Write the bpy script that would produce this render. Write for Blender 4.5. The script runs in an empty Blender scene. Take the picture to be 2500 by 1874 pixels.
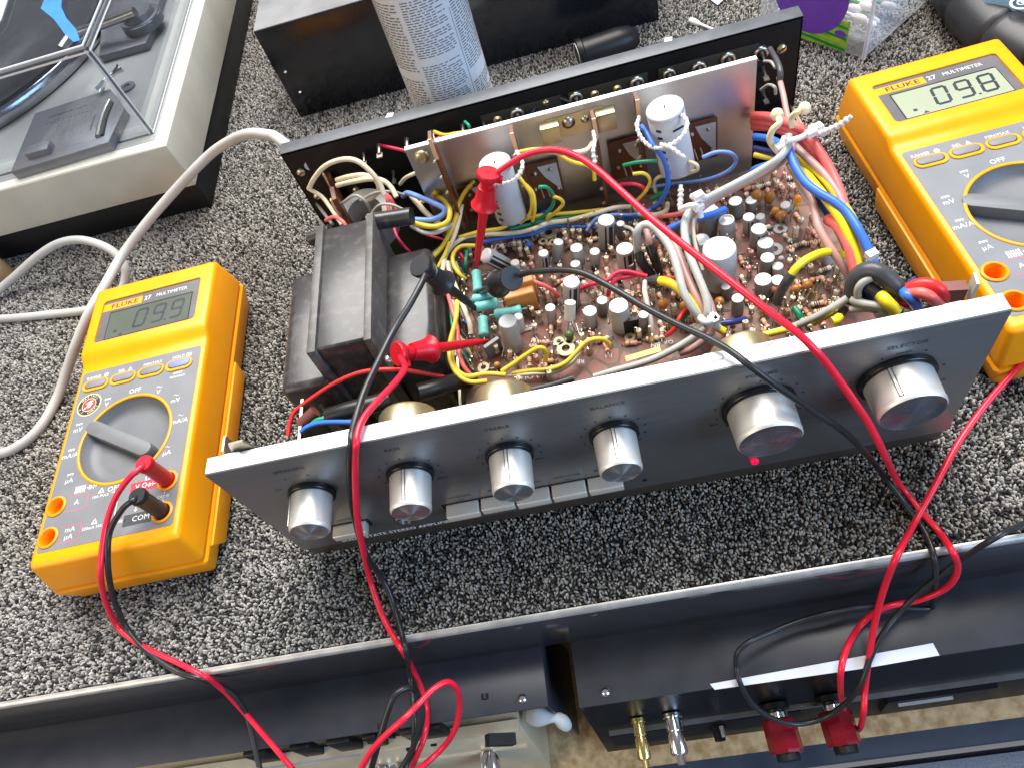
import bpy, bmesh, math, random
import numpy as np
from mathutils import Vector, Matrix
random.seed(7)
rng = np.random.default_rng(7)
S = 0.001                                   # everything below is written in millimetres
scene = bpy.context.scene
col = scene.collection

# ------------------------------------------------------------------ camera
F = 1785.107
CR = np.array([[0.9697281, -0.0940774, -0.2253371], [-0.2032576, -0.8224000, -0.5313611], [-0.1353281, 0.5610773, -0.8166264]])
CT = np.array([184.0940, -161.0215, 368.4358])
cam_d = bpy.data.cameras.new('camera'); cam = bpy.data.objects.new('camera', cam_d); col.objects.link(cam)
cam_d.sensor_width = 36.0; cam_d.lens = F / 2500 * 36.0
cam_d.clip_start = 0.01; cam_d.clip_end = 60
M4 = Matrix(((CR[0][0], -CR[1][0], -CR[2][0], CT[0] * S), (CR[0][1], -CR[1][1], -CR[2][1], CT[1] * S),
             (CR[0][2], -CR[1][2], -CR[2][2], CT[2] * S), (0, 0, 0, 1)))
cam.matrix_world = M4
scene.camera = cam
# ------------------------------------------------------------------ world and lamps
w = bpy.data.worlds.new('World'); scene.world = w; w.use_nodes = True
bg = w.node_tree.nodes['Background']; bg.inputs[0].default_value = (0.62, 0.64, 0.68, 1); bg.inputs[1].default_value = 0.31

def area(name, loc, target, sx, sy, power, color):
    d = bpy.data.lights.new(name, 'AREA'); d.shape = 'RECTANGLE'; d.size = sx * S; d.size_y = sy * S
    d.energy = power; d.color = color
    o = bpy.data.objects.new(name, d); col.objects.link(o)
    o.location = Vector(loc) * S
    o.rotation_euler = (Vector(target) - Vector(loc)).to_track_quat('-Z', 'Y').to_euler()
    return o
area('ceiling_lamp', (-50, 1250, 1750), (120, 150, 0), 1800, 1100, 92, (1.0, 0.98, 0.95))
area('ceiling_lamp_two', (650, 620, 1900), (150, 100, 0), 600, 900, 32, (1.0, 0.97, 0.93))
area('window_light', (1500, -900, 800), (200, 0, 50), 1100, 900, 27, (0.42, 0.66, 1.0))
area('warm_lamp', (-1000, -700, 750), (100, 0, 60), 900, 800, 9, (1.0, 0.84, 0.62))
scene.view_settings.view_transform = 'Standard'
scene.view_settings.look = 'None'
scene.view_settings.exposure = 0.0
scene.view_settings.gamma = 1.0
scene.render.film_transparent = False
try:
    scene.cycles.use_denoising = True
    scene.cycles.max_bounces = 8
    scene.cycles.transparent_max_bounces = 12
    scene.cycles.caustics_reflective = False; scene.cycles.caustics_refractive = False
except Exception:
    pass

# ------------------------------------------------------------------ pixel helpers (photo pixels, 2500 wide)
def ray(px, py):
    return CR.T @ np.array([(px - 1250) / F, (py - 937) / F, 1.0])
def P(px, py, z):
    d = ray(px, py); return CT + d * (z - CT[2]) / d[2]
def PY(px, py, y):
    d = ray(px, py); return CT + d * (y - CT[1]) / d[1]
def proj(p):
    c = CR @ (np.array(p, float) - CT); return np.array([1250 + F * c[0] / c[2], 937 + F * c[1] / c[2]])
def pt(t):
    if t[0] == 'y': return PY(t[1], t[2], t[3])
    if t[0] == 'w': return np.array(t[1:], float)
    return P(*t)

# ------------------------------------------------------------------ materials
MATS = {}
def mat(name, c, rough=0.5, metal=0.0, var=0.08, vscale=60, bump=0.0, bscale=400, spec=0.5, c2=None, rvar=0.08,
        trans=0.0, ior=1.45, coat=0.0, emit=None, aniso=0.0, dust=0.0, stretch=None, alpha=1.0, sss=0.0):
    if name in MATS: return MATS[name]
    m = bpy.data.materials.new(name); m.use_nodes = True
    nt = m.node_tree; n = nt.nodes; l = nt.links; b = n['Principled BSDF']
    tc = n.new('ShaderNodeTexCoord')
    src = tc.outputs['Object']
    if stretch:
        mp = n.new('ShaderNodeMapping'); mp.inputs['Scale'].default_value = stretch; l.new(src, mp.inputs[0]); src = mp.outputs[0]
    nz = n.new('ShaderNodeTexNoise'); nz.inputs['Scale'].default_value = vscale; nz.inputs['Detail'].default_value = 5
    l.new(src, nz.inputs['Vector'])
    mx = n.new('ShaderNodeMix'); mx.data_type = 'RGBA'
    lo = tuple(max(0, x * (1 - var)) for x in c); hi = tuple(min(1, x * (1 + var)) for x in c)
    if c2: lo, hi = c, c2
    mx.inputs[6].default_value = (*lo, 1); mx.inputs[7].default_value = (*hi, 1)
    rp = n.new('ShaderNodeMapRange'); rp.inputs[1].default_value = 0.35; rp.inputs[2].default_value = 0.65
    l.new(nz.outputs[0], rp.inputs[0]); l.new(rp.outputs[0], mx.inputs[0])
    cout = mx.outputs[2]
    if dust > 0:
        n2 = n.new('ShaderNodeTexNoise'); n2.inputs['Scale'].default_value = 180; n2.inputs['Detail'].default_value = 8
        l.new(tc.outputs['Object'], n2.inputs['Vector'])
        r2 = n.new('ShaderNodeMapRange'); r2.inputs[1].default_value = 0.5; r2.inputs[2].default_value = 0.72; r2.inputs[4].default_value = dust
        l.new(n2.outputs[0], r2.inputs[0])
        m2 = n.new('ShaderNodeMix'); m2.data_type = 'RGBA'; m2.inputs[7].default_value = (0.42, 0.38, 0.34, 1)
        l.new(r2.outputs[0], m2.inputs[0]); l.new(cout, m2.inputs[6]); cout = m2.outputs[2]
    l.new(cout, b.inputs['Base Color'])
    rr = n.new('ShaderNodeMapRange'); rr.inputs[3].default_value = max(0.02, rough - rvar); rr.inputs[4].default_value = min(1, rough + rvar)
    l.new(nz.outputs[0], rr.inputs[0]); l.new(rr.outputs[0], b.inputs['Roughness'])
    b.inputs['Metallic'].default_value = metal
    b.inputs['Specular IOR Level'].default_value = spec
    b.inputs['Transmission Weight'].default_value = trans; b.inputs['IOR'].default_value = ior
    b.inputs['Coat Weight'].default_value = coat; b.inputs['Alpha'].default_value = alpha
    if sss: b.inputs['Subsurface Weight'].default_value = sss; b.inputs['Subsurface Radius'].default_value = (0.002, 0.002, 0.002)
    if aniso:
        b.inputs['Anisotropic'].default_value = aniso; b.inputs['Anisotropic Rotation'].default_value = 0.25
        tg = n.new('ShaderNodeTangent'); tg.direction_type = 'RADIAL'; tg.axis = 'Y'; l.new(tg.outputs[0], b.inputs['Tangent'])
    if emit: b.inputs['Emission Color'].default_value = (*emit[:3], 1); b.inputs['Emission Strength'].default_value = emit[3]
    if bump > 0:
        nb = n.new('ShaderNodeTexNoise'); nb.inputs['Scale'].default_value = bscale; nb.inputs['Detail'].default_value = 4
        l.new(src, nb.inputs['Vector'])
        bp = n.new('ShaderNodeBump'); bp.inputs['Strength'].default_value = bump; bp.inputs['Distance'].default_value = 0.0006
        l.new(nb.outputs[0], bp.inputs['Height']); l.new(bp.outputs[0], b.inputs['Normal'])
    MATS[name] = m
    return m

yellow = mat('yellow_plastic', (0.92, 0.335, 0.001), 0.36, var=0.03, bump=0.05, bscale=2500, spec=0.45)
yellow_dk = mat('yellow_socket', (0.86, 0.29, 0.002), 0.42, var=0.04)
panel_grey = mat('meter_panel_grey', (0.18, 0.185, 0.20), 0.42, var=0.05)
dial_grey = mat('dial_grey', (0.15, 0.155, 0.165), 0.5, var=0.06, bump=0.08, bscale=3000)
btn_grey = mat('button_grey', (0.19, 0.19, 0.20), 0.55)
btn_blue = mat('button_blue', (0.20, 0.235, 0.68), 0.5)
lcd_dark = mat('lcd_olive', (0.098, 0.112, 0.09), 0.18, var=0.05, vscale=30)
lcd_light = mat('lcd_pale', (0.32, 0.35, 0.25), 0.2, var=0.03, vscale=30)
bezel = mat('bezel_grey', (0.13, 0.125, 0.13), 0.25)
ink_dark = mat('ink_dark', (0.02, 0.022, 0.028), 0.5); ink_grey = mat('ink_grey', (0.05, 0.05, 0.052), 0.5)
lcd_ink = mat('lcd_ink', (0.025, 0.035, 0.05), 0.35)
ink_white = mat('ink_white', (0.72, 0.72, 0.72), 0.5)
ink_pink = mat('ink_pink', (0.62, 0.10, 0.14), 0.5)
red_patch = mat('red_patch', (0.62, 0.035, 0.055), 0.45)
com_patch = mat('com_patch', (0.055, 0.055, 0.06), 0.45)
gold_print = mat('gold_print', (0.78, 0.60, 0.25), 0.4)
black_pl = mat('black_plastic', (0.009, 0.009, 0.010), 0.42, spec=0.35)
black_rub = mat('black_rubber', (0.014, 0.014, 0.016), 0.55, var=0.2)
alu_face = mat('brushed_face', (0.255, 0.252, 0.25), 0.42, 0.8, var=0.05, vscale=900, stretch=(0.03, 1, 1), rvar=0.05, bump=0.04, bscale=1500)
alu_top_lit = mat('brushed_edge_lit', (0.95, 0.95, 0.955), 0.5, 0.1, var=0.02, vscale=500, stretch=(0.05, 1, 1))  # ceiling light painted into the panel's top edge as near white
knob_al = mat('knob_aluminium', (0.82, 0.80, 0.76), 0.42, 0.6, var=0.03)
knob_cap = mat('spun_cap', (0.60, 0.585, 0.57), 0.34, 1.0, var=0.03, aniso=0.9)
knob_cap_dk = mat('spun_cap_dark', (0.34, 0.34, 0.37), 0.28, 1.0, var=0.03, aniso=0.8)
knob_skirt = mat('knob_skirt', (0.008, 0.009, 0.011), 0.22)
btn_metal = mat('button_metal', (0.80, 0.75, 0.66), 0.36, 0.45, var=0.03)
slot_dark = mat('slot_dark', (0.006, 0.006, 0.007), 0.6)
trim_brown = mat('plinth_brown', (0.045, 0.035, 0.028), 0.4)
led_red = mat('lamp_red', (0.65, 0.0, 0.03), 0.2, emit=(1, 0.0, 0.05, 1.6))
chassis_m = mat('zinc_plate', (0.42, 0.37, 0.27), 0.36, 0.9, var=0.15, vscale=40, dust=0.3)
heat_al = mat('heatsink_plate', (0.55, 0.525, 0.50), 0.38, 1.0, var=0.12, vscale=14, rvar=0.1, stretch=(1, 1, 0.25), dust=0.12, c2=(0.66, 0.64, 0.62))
heat_edge = mat('heatsink_edge', (0.80, 0.82, 0.84), 0.4, 0.6)
rear_black = mat('rear_black', (0.006, 0.006, 0.0065), 0.42, var=0.2, spec=0.25)
rear_grey = mat('rear_flange', (0.085, 0.09, 0.10), 0.42, var=0.15, vscale=90, bump=0.1, bscale=1500)
trans_m = mat('transformer_black', (0.036, 0.034, 0.034), 0.26, var=0.15, vscale=14, rvar=0.08, bump=0.05, bscale=900, dust=0.11)
trans_edge = mat('lamination_grey', (0.08, 0.075, 0.07), 0.42, var=0.25, dust=0.18)
brass = mat('brass_can', (0.66, 0.56, 0.34), 0.34, 0.9, var=0.1, rvar=0.1)
steel = mat('steel', (0.55, 0.54, 0.52), 0.3, 1.0, var=0.1)
tinned = mat('tinned_lead', (0.45, 0.42, 0.35), 0.42, 0.9, var=0.1)
cap_sleeve = mat('capacitor_sleeve', (0.42, 0.41, 0.385), 0.42, var=0.1, dust=0.25)
cap_light = mat('capacitor_sleeve_pale', (0.52, 0.53, 0.55), 0.35, var=0.06, dust=0.12)
cap_top = mat('capacitor_top', (0.80, 0.80, 0.79), 0.4, 0.15, var=0.05)
cap_top_dull = mat('capacitor_top_dull', (0.46, 0.45, 0.44), 0.5, var=0.08)
cap_stripe = mat('capacitor_stripe', (0.02, 0.02, 0.02), 0.4)
cap_cream = mat('capacitor_cream', (0.62, 0.58, 0.50), 0.45)
film_m = mat('film_orange', (0.52, 0.20, 0.045), 0.32, var=0.1, sss=0.0)
mylar_m = mat('mylar_brown', (0.36, 0.14, 0.03), 0.3, var=0.12)
mylar_or = mat('mylar_orange', (0.60, 0.25, 0.05), 0.3, var=0.1)
green_m = mat('disc_green', (0.08, 0.13, 0.03), 0.35)
salmon = mat('disc_salmon', (0.55, 0.17, 0.10), 0.4)
res_teal = mat('resistor_teal', (0.17, 0.50, 0.44), 0.5, var=0.1, vscale=300, bump=0.3, bscale=900)
res_tan = mat('resistor_tan', (0.76, 0.57, 0.39), 0.45, var=0.12)
res_cream = mat('resistor_cream', (0.82, 0.71, 0.52), 0.45, var=0.1)
res_pink = mat('resistor_pink', (0.72, 0.36, 0.26), 0.45, var=0.1)
band_r = mat('band_red', (0.5, 0.04, 0.03), 0.45); band_b = mat('band_brown', (0.10, 0.04, 0.02), 0.45)
band_k = mat('band_black', (0.015, 0.015, 0.015), 0.45); band_o = mat('band_orange', (0.75, 0.25, 0.02), 0.45)
band_y = mat('band_yellow', (0.75, 0.55, 0.04), 0.45); band_g = mat('band_grey', (0.35, 0.35, 0.35), 0.45)
pad_m = mat('pad_cream', (0.52, 0.44, 0.27), 0.5, 0.1)
tag_tan = mat('terminal_tan', (0.70, 0.40, 0.22), 0.5); tag_brown = mat('terminal_brown', (0.13, 0.042, 0.017), 0.4, var=0.15)
tie_white = mat('tie_nylon', (0.78, 0.77, 0.76), 0.35, sss=0.2)
tie_cream = mat('clip_cream', (0.76, 0.66, 0.42), 0.4)
WC = {}
for nm, c in dict(cream=(0.70, 0.60, 0.42), yellow=(0.78, 0.56, 0.05), blue=(0.045, 0.16, 0.60), ltblue=(0.16, 0.28, 0.68), red=(0.72, 0.03, 0.03),
                  salmon=(0.80, 0.14, 0.13), crimson=(0.62, 0.02, 0.07), green=(0.01, 0.25, 0.13), grey=(0.43, 0.42, 0.385), mauve=(0.47, 0.27, 0.24),
                  brightyellow=(0.85, 0.66, 0.02), white=(0.58, 0.56, 0.50), black=(0.016, 0.016, 0.017), dkgrey=(0.06, 0.06, 0.065), navy=(0.02, 0.03, 0.16),
                  bare=(0.35, 0.33, 0.30)).items():
    WC[nm] = mat('wire_' + nm, c, 0.36, var=0.07, vscale=120)
lead_red = mat('lead_red', (0.80, 0.016, 0.045), 0.3, var=0.05)
lead_black = mat('lead_black', (0.022, 0.023, 0.026), 0.34, var=0.15)
clip_red = mat('clip_red', (0.62, 0.008, 0.022), 0.34, var=0.08)
clip_black = mat('clip_black', (0.016, 0.017, 0.020), 0.38, var=0.1)
cord_grey = mat('cord_grey', (0.46, 0.455, 0.44), 0.5, var=0.07, vscale=30)
plinth_cream = mat('plinth_cream', (0.50, 0.47, 0.39), 0.55, var=0.07, vscale=25, dust=0.10, bump=0.05, bscale=900)
plinth_top = mat('plinth_top', (0.38, 0.38, 0.365), 0.5, var=0.05, vscale=25, dust=0.12)
edge_cream = mat('plinth_edge', (0.80, 0.77, 0.66), 0.5, var=0.05)
tt_grey = mat('headshell_grey', (0.20, 0.20, 0.215), 0.38, 0.3, var=0.06)
def thin_clear():
    m = bpy.data.materials.new('clear_acrylic'); m.use_nodes = True; nt = m.node_tree; n = nt.nodes; n.remove(n['Principled BSDF']); o = n['Material Output']
    t = n.new('ShaderNodeBsdfTransparent'); t.inputs[0].default_value = (0.88, 0.90, 0.925, 1); g = n.new('ShaderNodeBsdfGlossy'); g.inputs['Roughness'].default_value = 0.03
    lw = n.new('ShaderNodeLayerWeight'); pw = n.new('ShaderNodeMath'); pw.operation = 'POWER'; pw.inputs[1].default_value = 4; nt.links.new(lw.outputs['Facing'], pw.inputs[0]); fr = n.new('ShaderNodeMath'); fr.operation = 'MULTIPLY_ADD'; fr.inputs[1].default_value = 0.5; fr.inputs[2].default_value = 0.10; nt.links.new(pw.outputs[0], fr.inputs[0]); mx = n.new('ShaderNodeMixShader')
    nt.links.new(fr.outputs[0], mx.inputs[0]); nt.links.new(t.outputs[0], mx.inputs[1]); nt.links.new(g.outputs[0], mx.inputs[2]); nt.links.new(mx.outputs[0], o.inputs[0]); return m
acrylic = thin_clear()
acrylic_edge = mat('acrylic_edge', (0.10, 0.11, 0.12), 0.08, var=0.1)
acrylic_rim = mat('acrylic_rim', (0.62, 0.62, 0.63), 0.15, var=0.05)
rubber_mat = mat('platter_mat', (0.035, 0.036, 0.042), 0.4, var=0.2)
platter_al = mat('platter_rim', (0.50, 0.51, 0.54), 0.22, 1.0)
blue_reflection = mat('blue_reflection', (0.015, 0.16, 0.62), 0.5, var=0.08)
can_white = mat('can_white', (0.85, 0.855, 0.87), 0.3, var=0.02)
can_ink = mat('can_ink', (0.16, 0.16, 0.20), 0.5)
case_black = mat('case_black', (0.010, 0.011, 0.014), 0.16, var=0.2, vscale=20, rvar=0.05)
case_top_sheen = mat('case_dust_sheen', (0.30, 0.30, 0.31), 0.30, 0.5, var=0.25, vscale=14, dust=0.2)  # dust, plus the ceiling reflection painted grey over the black top
fascia_m = mat('fascia_black', (0.040, 0.040, 0.046), 0.12, var=0.15, vscale=12, rvar=0.06)
trim_al = mat('edge_trim', (0.52, 0.51, 0.49), 0.40, 0.6, var=0.12, vscale=120)
case_paint = mat('case_paint', (0.036, 0.038, 0.048), 0.34, var=0.12, rvar=0.04)
champagne = mat('champagne_face', (0.76, 0.62, 0.41), 0.34, 0.25, var=0.06)
cream_face = mat('cream_trim', (0.72, 0.62, 0.44), 0.4)
wood_m = mat('particle_board', (0.44, 0.27, 0.12), 0.6, var=0.0, c2=(0.74, 0.52, 0.28), vscale=160, bump=0.15, bscale=600)
glass_sky = mat('dial_glass_sky', (0.45, 0.60, 0.75), 0.1, var=0.1)  # pale blue is the sky reflection, put into the glass colour
post_red = mat('post_red', (0.20, 0.006, 0.014), 0.14, var=0.1)
chrome = mat('chrome', (0.80, 0.80, 0.80), 0.12, 1.0)
gold = mat('gold_plate', (0.75, 0.58, 0.25), 0.25, 1.0)
slate = mat('slate_laminate', (0.04, 0.055, 0.085), 0.45, var=0.1)
stripe_grey = mat('stripe_carpet', (0.20, 0.22, 0.27), 0.8, var=0.2, vscale=800, bump=0.5, bscale=2500)
paper_m = mat('paper_white', (0.72, 0.76, 0.84), 0.6, var=0.02)
rag_m = mat('cloth_white', (0.62, 0.62, 0.60), 0.8, var=0.06, bump=0.3, bscale=500)
frost = mat('frosted_box', (0.74, 0.80, 0.88), 0.25, var=0.03, alpha=0.36)
purple = mat('label_purple', (0.17, 0.05, 0.55), 0.35, var=0.06)
lab_green = mat('label_green', (0.10, 0.50, 0.03), 0.4, c2=(0.45, 0.68, 0.06), var=0, vscale=120)
dk_green = mat('label_dark_green', (0.01, 0.28, 0.05), 0.4)
cotton = mat('cotton', (0.82, 0.82, 0.80), 0.9, var=0.03, bump=0.2, bscale=1500)
hose_m = mat('hose_black', (0.022, 0.022, 0.024), 0.42, var=0.15, bump=0.1, bscale=900)
bottle_blue = mat('card_blue', (0.22, 0.42, 0.62), 0.35, var=0.05)
board_strip = mat('label_strip', (0.72, 0.66, 0.18), 0.5)
dull_red = mat('fuse_brown', (0.16, 0.05, 0.04), 0.4)

def board_material():
    m = bpy.data.materials.new('circuit_board'); m.use_nodes = True; nt = m.node_tree; n = nt.nodes; l = nt.links; b = n['Principled BSDF']
    tc = n.new('ShaderNodeTexCoord')
    v = n.new('ShaderNodeTexVoronoi'); v.feature = 'DISTANCE_TO_EDGE'; v.distance = 'CHEBYCHEV' if hasattr(v, 'distance') else 'EUCLIDEAN'
    v.inputs['Scale'].default_value = 95; l.new(tc.outputs['Object'], v.inputs['Vector'])
    r = n.new('ShaderNodeMapRange'); r.inputs[1].default_value = 0.05; r.inputs[2].default_value = 0.08; r.inputs[3].default_value = 1; r.inputs[4].default_value = 0
    l.new(v.outputs[0], r.inputs[0])
    nz = n.new('ShaderNodeTexNoise'); nz.inputs['Scale'].default_value = 22; nz.inputs['Detail'].default_value = 6; l.new(tc.outputs['Object'], nz.inputs['Vector'])
    r2 = n.new('ShaderNodeMapRange'); r2.inputs[1].default_value = 0.4; r2.inputs[2].default_value = 0.6; l.new(nz.outputs[0], r2.inputs[0])
    a = n.new('ShaderNodeMix'); a.data_type = 'RGBA'; a.inputs[6].default_value = (0.20, 0.075, 0.056, 1); a.inputs[7].default_value = (0.31, 0.135, 0.105, 1); l.new(r2.outputs[0], a.inputs[0])
    mu = n.new('ShaderNodeMath'); mu.operation = 'MULTIPLY'; mu.inputs[1].default_value = 0.75; l.new(r.outputs[0], mu.inputs[0])
    c = n.new('ShaderNodeMix'); c.data_type = 'RGBA'; c.inputs[7].default_value = (0.085, 0.085, 0.068, 1); l.new(mu.outputs[0], c.inputs[0]); l.new(a.outputs[2], c.inputs[6])
    n3 = n.new('ShaderNodeTexNoise'); n3.inputs['Scale'].default_value = 70; n3.inputs['Detail'].default_value = 8; l.new(tc.outputs['Object'], n3.inputs['Vector'])
    r3 = n.new('ShaderNodeMapRange'); r3.inputs[1].default_value = 0.48; r3.inputs[2].default_value = 0.75; r3.inputs[4].default_value = 0.6; l.new(n3.outputs[0], r3.inputs[0])
    d = n.new('ShaderNodeMix'); d.data_type = 'RGBA'; d.inputs[7].default_value = (0.30, 0.25, 0.21, 1); l.new(r3.outputs[0], d.inputs[0]); l.new(c.outputs[2], d.inputs[6])
    l.new(d.outputs[2], b.inputs['Base Color']); b.inputs['Roughness'].default_value = 0.55; b.inputs['Specular IOR Level'].default_value = 0.3
    return m
board_m = board_material()

# ------------------------------------------------------------------ mesh builder
def smooth(pts, k=6):
    p = [np.array(q, float) for q in pts]
    if len(p) < 3: return p
    e = [2 * p[0] - p[1]] + p + [2 * p[-1] - p[-2]]; out = []
    for i in range(1, len(e) - 2):
        a, b, c, d = e[i - 1], e[i], e[i + 1], e[i + 2]
        for j in range(k):
            t = j / k
            out.append(0.5 * ((2 * b) + (c - a) * t + (2 * a - 5 * b + 4 * c - d) * t * t + (3 * b - 3 * c + d - a) * t ** 3))
    out.append(p[-1]); return out

def frame(axis):
    a = np.array(axis, float); a /= np.linalg.norm(a)
    h = np.array([0, 0, 1.0]) if abs(a[2]) < 0.9 else np.array([1.0, 0, 0])
    u = np.cross(h, a); u /= np.linalg.norm(u); v = np.cross(a, u)
    return u, v, a

class MB:
    def __init__(s): s.v = []; s.f = []; s.mi = []; s.mats = []
    def m(s, mt):
        if mt not in s.mats: s.mats.append(mt)
        return s.mats.index(mt)
    def add(s, vs, fs, mt):
        o = len(s.v); s.v += [tuple(float(c) for c in q) for q in vs]; i = s.m(mt)
        for f in fs: s.f.append(tuple(x + o for x in f)); s.mi.append(i)
        return s
    def box(s, x0, x1, y0, y1, z0, z1, mt):
        vs = [(x, y, z) for z in (z0, z1) for y in (y0, y1) for x in (x0, x1)]
        return s.add(vs, [(0, 2, 3, 1), (4, 5, 7, 6), (0, 1, 5, 4), (2, 6, 7, 3), (0, 4, 6, 2), (1, 3, 7, 5)], mt)
    def hull8(s, vs, mt):   # 4 bottom (ccw) then 4 top
        return s.add(vs, [(3, 2, 1, 0), (4, 5, 6, 7), (0, 1, 5, 4), (1, 2, 6, 5), (2, 3, 7, 6), (3, 0, 4, 7)], mt)
    def obox(s, c, ax, hx, hy, hz, mt):
        ax = [np.array(a, float) for a in ax]; c = np.array(c, float)
        vs = [c + ax[0] * hx * i + ax[1] * hy * j + ax[2] * hz * k for k, i, j in
              [(-1, -1, -1), (-1, 1, -1), (-1, 1, 1), (-1, -1, 1), (1, -1, -1), (1, 1, -1), (1, 1, 1), (1, -1, 1)]]
        return s.hull8(vs, mt)
    def lathe(s, o, axis, prof, mt, n=24, cap0=True, cap1=True, mtcap=None):
        u, v, a = frame(axis); o = np.array(o, float); vs = []; fs = []
        for r, h in prof:
            for k in range(n):
                t = 2 * math.pi * k / n; vs.append(o + a * h + (u * math.cos(t) + v * math.sin(t)) * r)
        for i in range(len(prof) - 1):
            for k in range(n):
                k2 = (k + 1) % n; fs.append((i * n + k, i * n + k2, (i + 1) * n + k2, (i + 1) * n + k))
        if cap0: fs.append(tuple(reversed(range(n))))
        s.add(vs, fs, mt)
        if cap1:
            b = (len(prof) - 1) * n; s.add(vs[b:b + n], [tuple(range(n))], mtcap or mt)
        return s
    def cyl(s, p0, p1, r0, r1, mt, n=16, mtcap=None):
        p0 = np.array(p0, float); p1 = np.array(p1, float); L = np.linalg.norm(p1 - p0)
        return s.lathe(p0, p1 - p0, [(r0, 0), (r1, L)], mt, n, mtcap=mtcap)
    def tube(s, pts, r, mt, n=8, k=6, sm=True, closed_caps=True):
        p = smooth(pts, k) if sm else [np.array(q, float) for q in pts]
        T = [p[min(i + 1, len(p) - 1)] - p[max(i - 1, 0)] for i in range(len(p))]
        T = [t / (np.linalg.norm(t) + 1e-9) for t in T]
        u, v, a = frame(T[0]); vs = []
        for i, q in enumerate(p):
            u = u - T[i] * np.dot(u, T[i]); u /= np.linalg.norm(u) + 1e-9; v = np.cross(T[i], u)
            rr = r(i / (len(p) - 1)) if callable(r) else r
            for j in range(n):
                t = 2 * math.pi * j / n; vs.append(q + (u * math.cos(t) + v * math.sin(t)) * rr)
        fs = [(i * n + j, i * n + (j + 1) % n, (i + 1) * n + (j + 1) % n, (i + 1) * n + j) for i in range(len(p) - 1) for j in range(n)]
        fs.append(tuple(reversed(range(n)))); fs.append(tuple(range((len(p) - 1) * n, len(p) * n)))
        return s.add(vs, fs, mt)
    def prism(s, poly, z0, z1, mt, fr=None):
        n = len(poly)
        if fr is None: fr = ((0, 0, 0), (1, 0, 0), (0, 1, 0), (0, 0, 1))
        o, x, y, z = [np.array(q, float) for q in fr]
        vs = [o + x * a + y * b + z * h for h in (z0, z1) for a, b in poly]
        fs = [tuple(reversed(range(n))), tuple(range(n, 2 * n))] + [(i, (i + 1) % n, n + (i + 1) % n, n + i) for i in range(n)]
        return s.add(vs, fs, mt)
    def ring(s, o, axis, r0, r1, h, mt, n=32):
        return s.lathe(o, axis, [(r0, 0), (r1, 0), (r1, h), (r0, h), (r0, 0)], mt, n, False, False)
    def text(s, t, size, o, xd, yd, mt, align='CENTER', bold=0.0, depth=0.02, sx=1.0):
        cu = bpy.data.curves.new('t', 'FONT'); cu.body = t; cu.size = size; cu.align_x = align; cu.align_y = 'CENTER'
        cu.resolution_u = 2; cu.offset = bold; cu.space_character = 1.05
        ob = bpy.data.objects.new('t', cu); me = bpy.data.meshes.new_from_object(ob)
        o = np.array(o, float); xd = np.array(xd, float); yd = np.array(yd, float); zd = np.cross(xd, yd)
        s.add([o + xd * q.co.x * sx + yd * q.co.y + zd * depth for q in me.vertices], [tuple(p.vertices) for p in me.polygons], mt)
        bpy.data.objects.remove(ob); bpy.data.curves.remove(cu); bpy.data.meshes.remove(me)
        return s
    def build(s, name, parent=None, local=False, origin=None, sharp=50, bevel=0.0, seg=2, cut=None, label=None):
        if origin is None:
            if parent is not None and not local: origin = ORG.get(parent, (0, 0, 0))
            elif parent is None:
                a = np.array(s.v); origin = ((a[:, 0].min() + a[:, 0].max()) / 2, (a[:, 1].min() + a[:, 1].max()) / 2, a[:, 2].min())
            else: origin = (0, 0, 0)
        o = np.array(origin, float)
        me = bpy.data.meshes.new(name)
        me.from_pydata([tuple((np.array(q) - o) * S) for q in s.v], [], s.f)
        for mt in s.mats: me.materials.append(mt)
        me.polygons.foreach_set('material_index', s.mi)
        me.polygons.foreach_set('use_smooth', [True] * len(s.f))
        me.update()
        me.set_sharp_from_angle(angle=math.radians(sharp))
        ob = bpy.data.objects.new(name, me); col.objects.link(ob)
        if parent is not None:
            ob.parent = parent; ORG[ob] = ORG.get(parent, (0, 0, 0)) if not local else (0, 0, 0)
            if not local: ORG[ob] = tuple(o)
        else:
            ob.location = Vector(o) * S; ORG[ob] = tuple(o)
        if bevel:
            bv = ob.modifiers.new('b', 'BEVEL'); bv.width = bevel * S; bv.segments = seg; bv.limit_method = 'ANGLE'; bv.angle_limit = math.radians(18)
        if cut:
            for c in cut:
                bo = ob.modifiers.new('c', 'BOOLEAN'); bo.operation = 'DIFFERENCE'; bo.object = c; bo.solver = 'EXACT'
        if bevel or cut:
            dg = bpy.context.evaluated_depsgraph_get(); dg.update()
            m2 = bpy.data.meshes.new_from_object(ob.evaluated_get(dg)); ob.modifiers.clear(); old = ob.data; ob.data = m2; bpy.data.meshes.remove(old); m2.name = name
            m2.polygons.foreach_set('use_smooth', [True] * len(m2.polygons)); m2.set_sharp_from_angle(angle=math.radians(sharp if not bevel else 30))
        if label: ob['label'] = label
        return ob
ORG = {}

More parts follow.
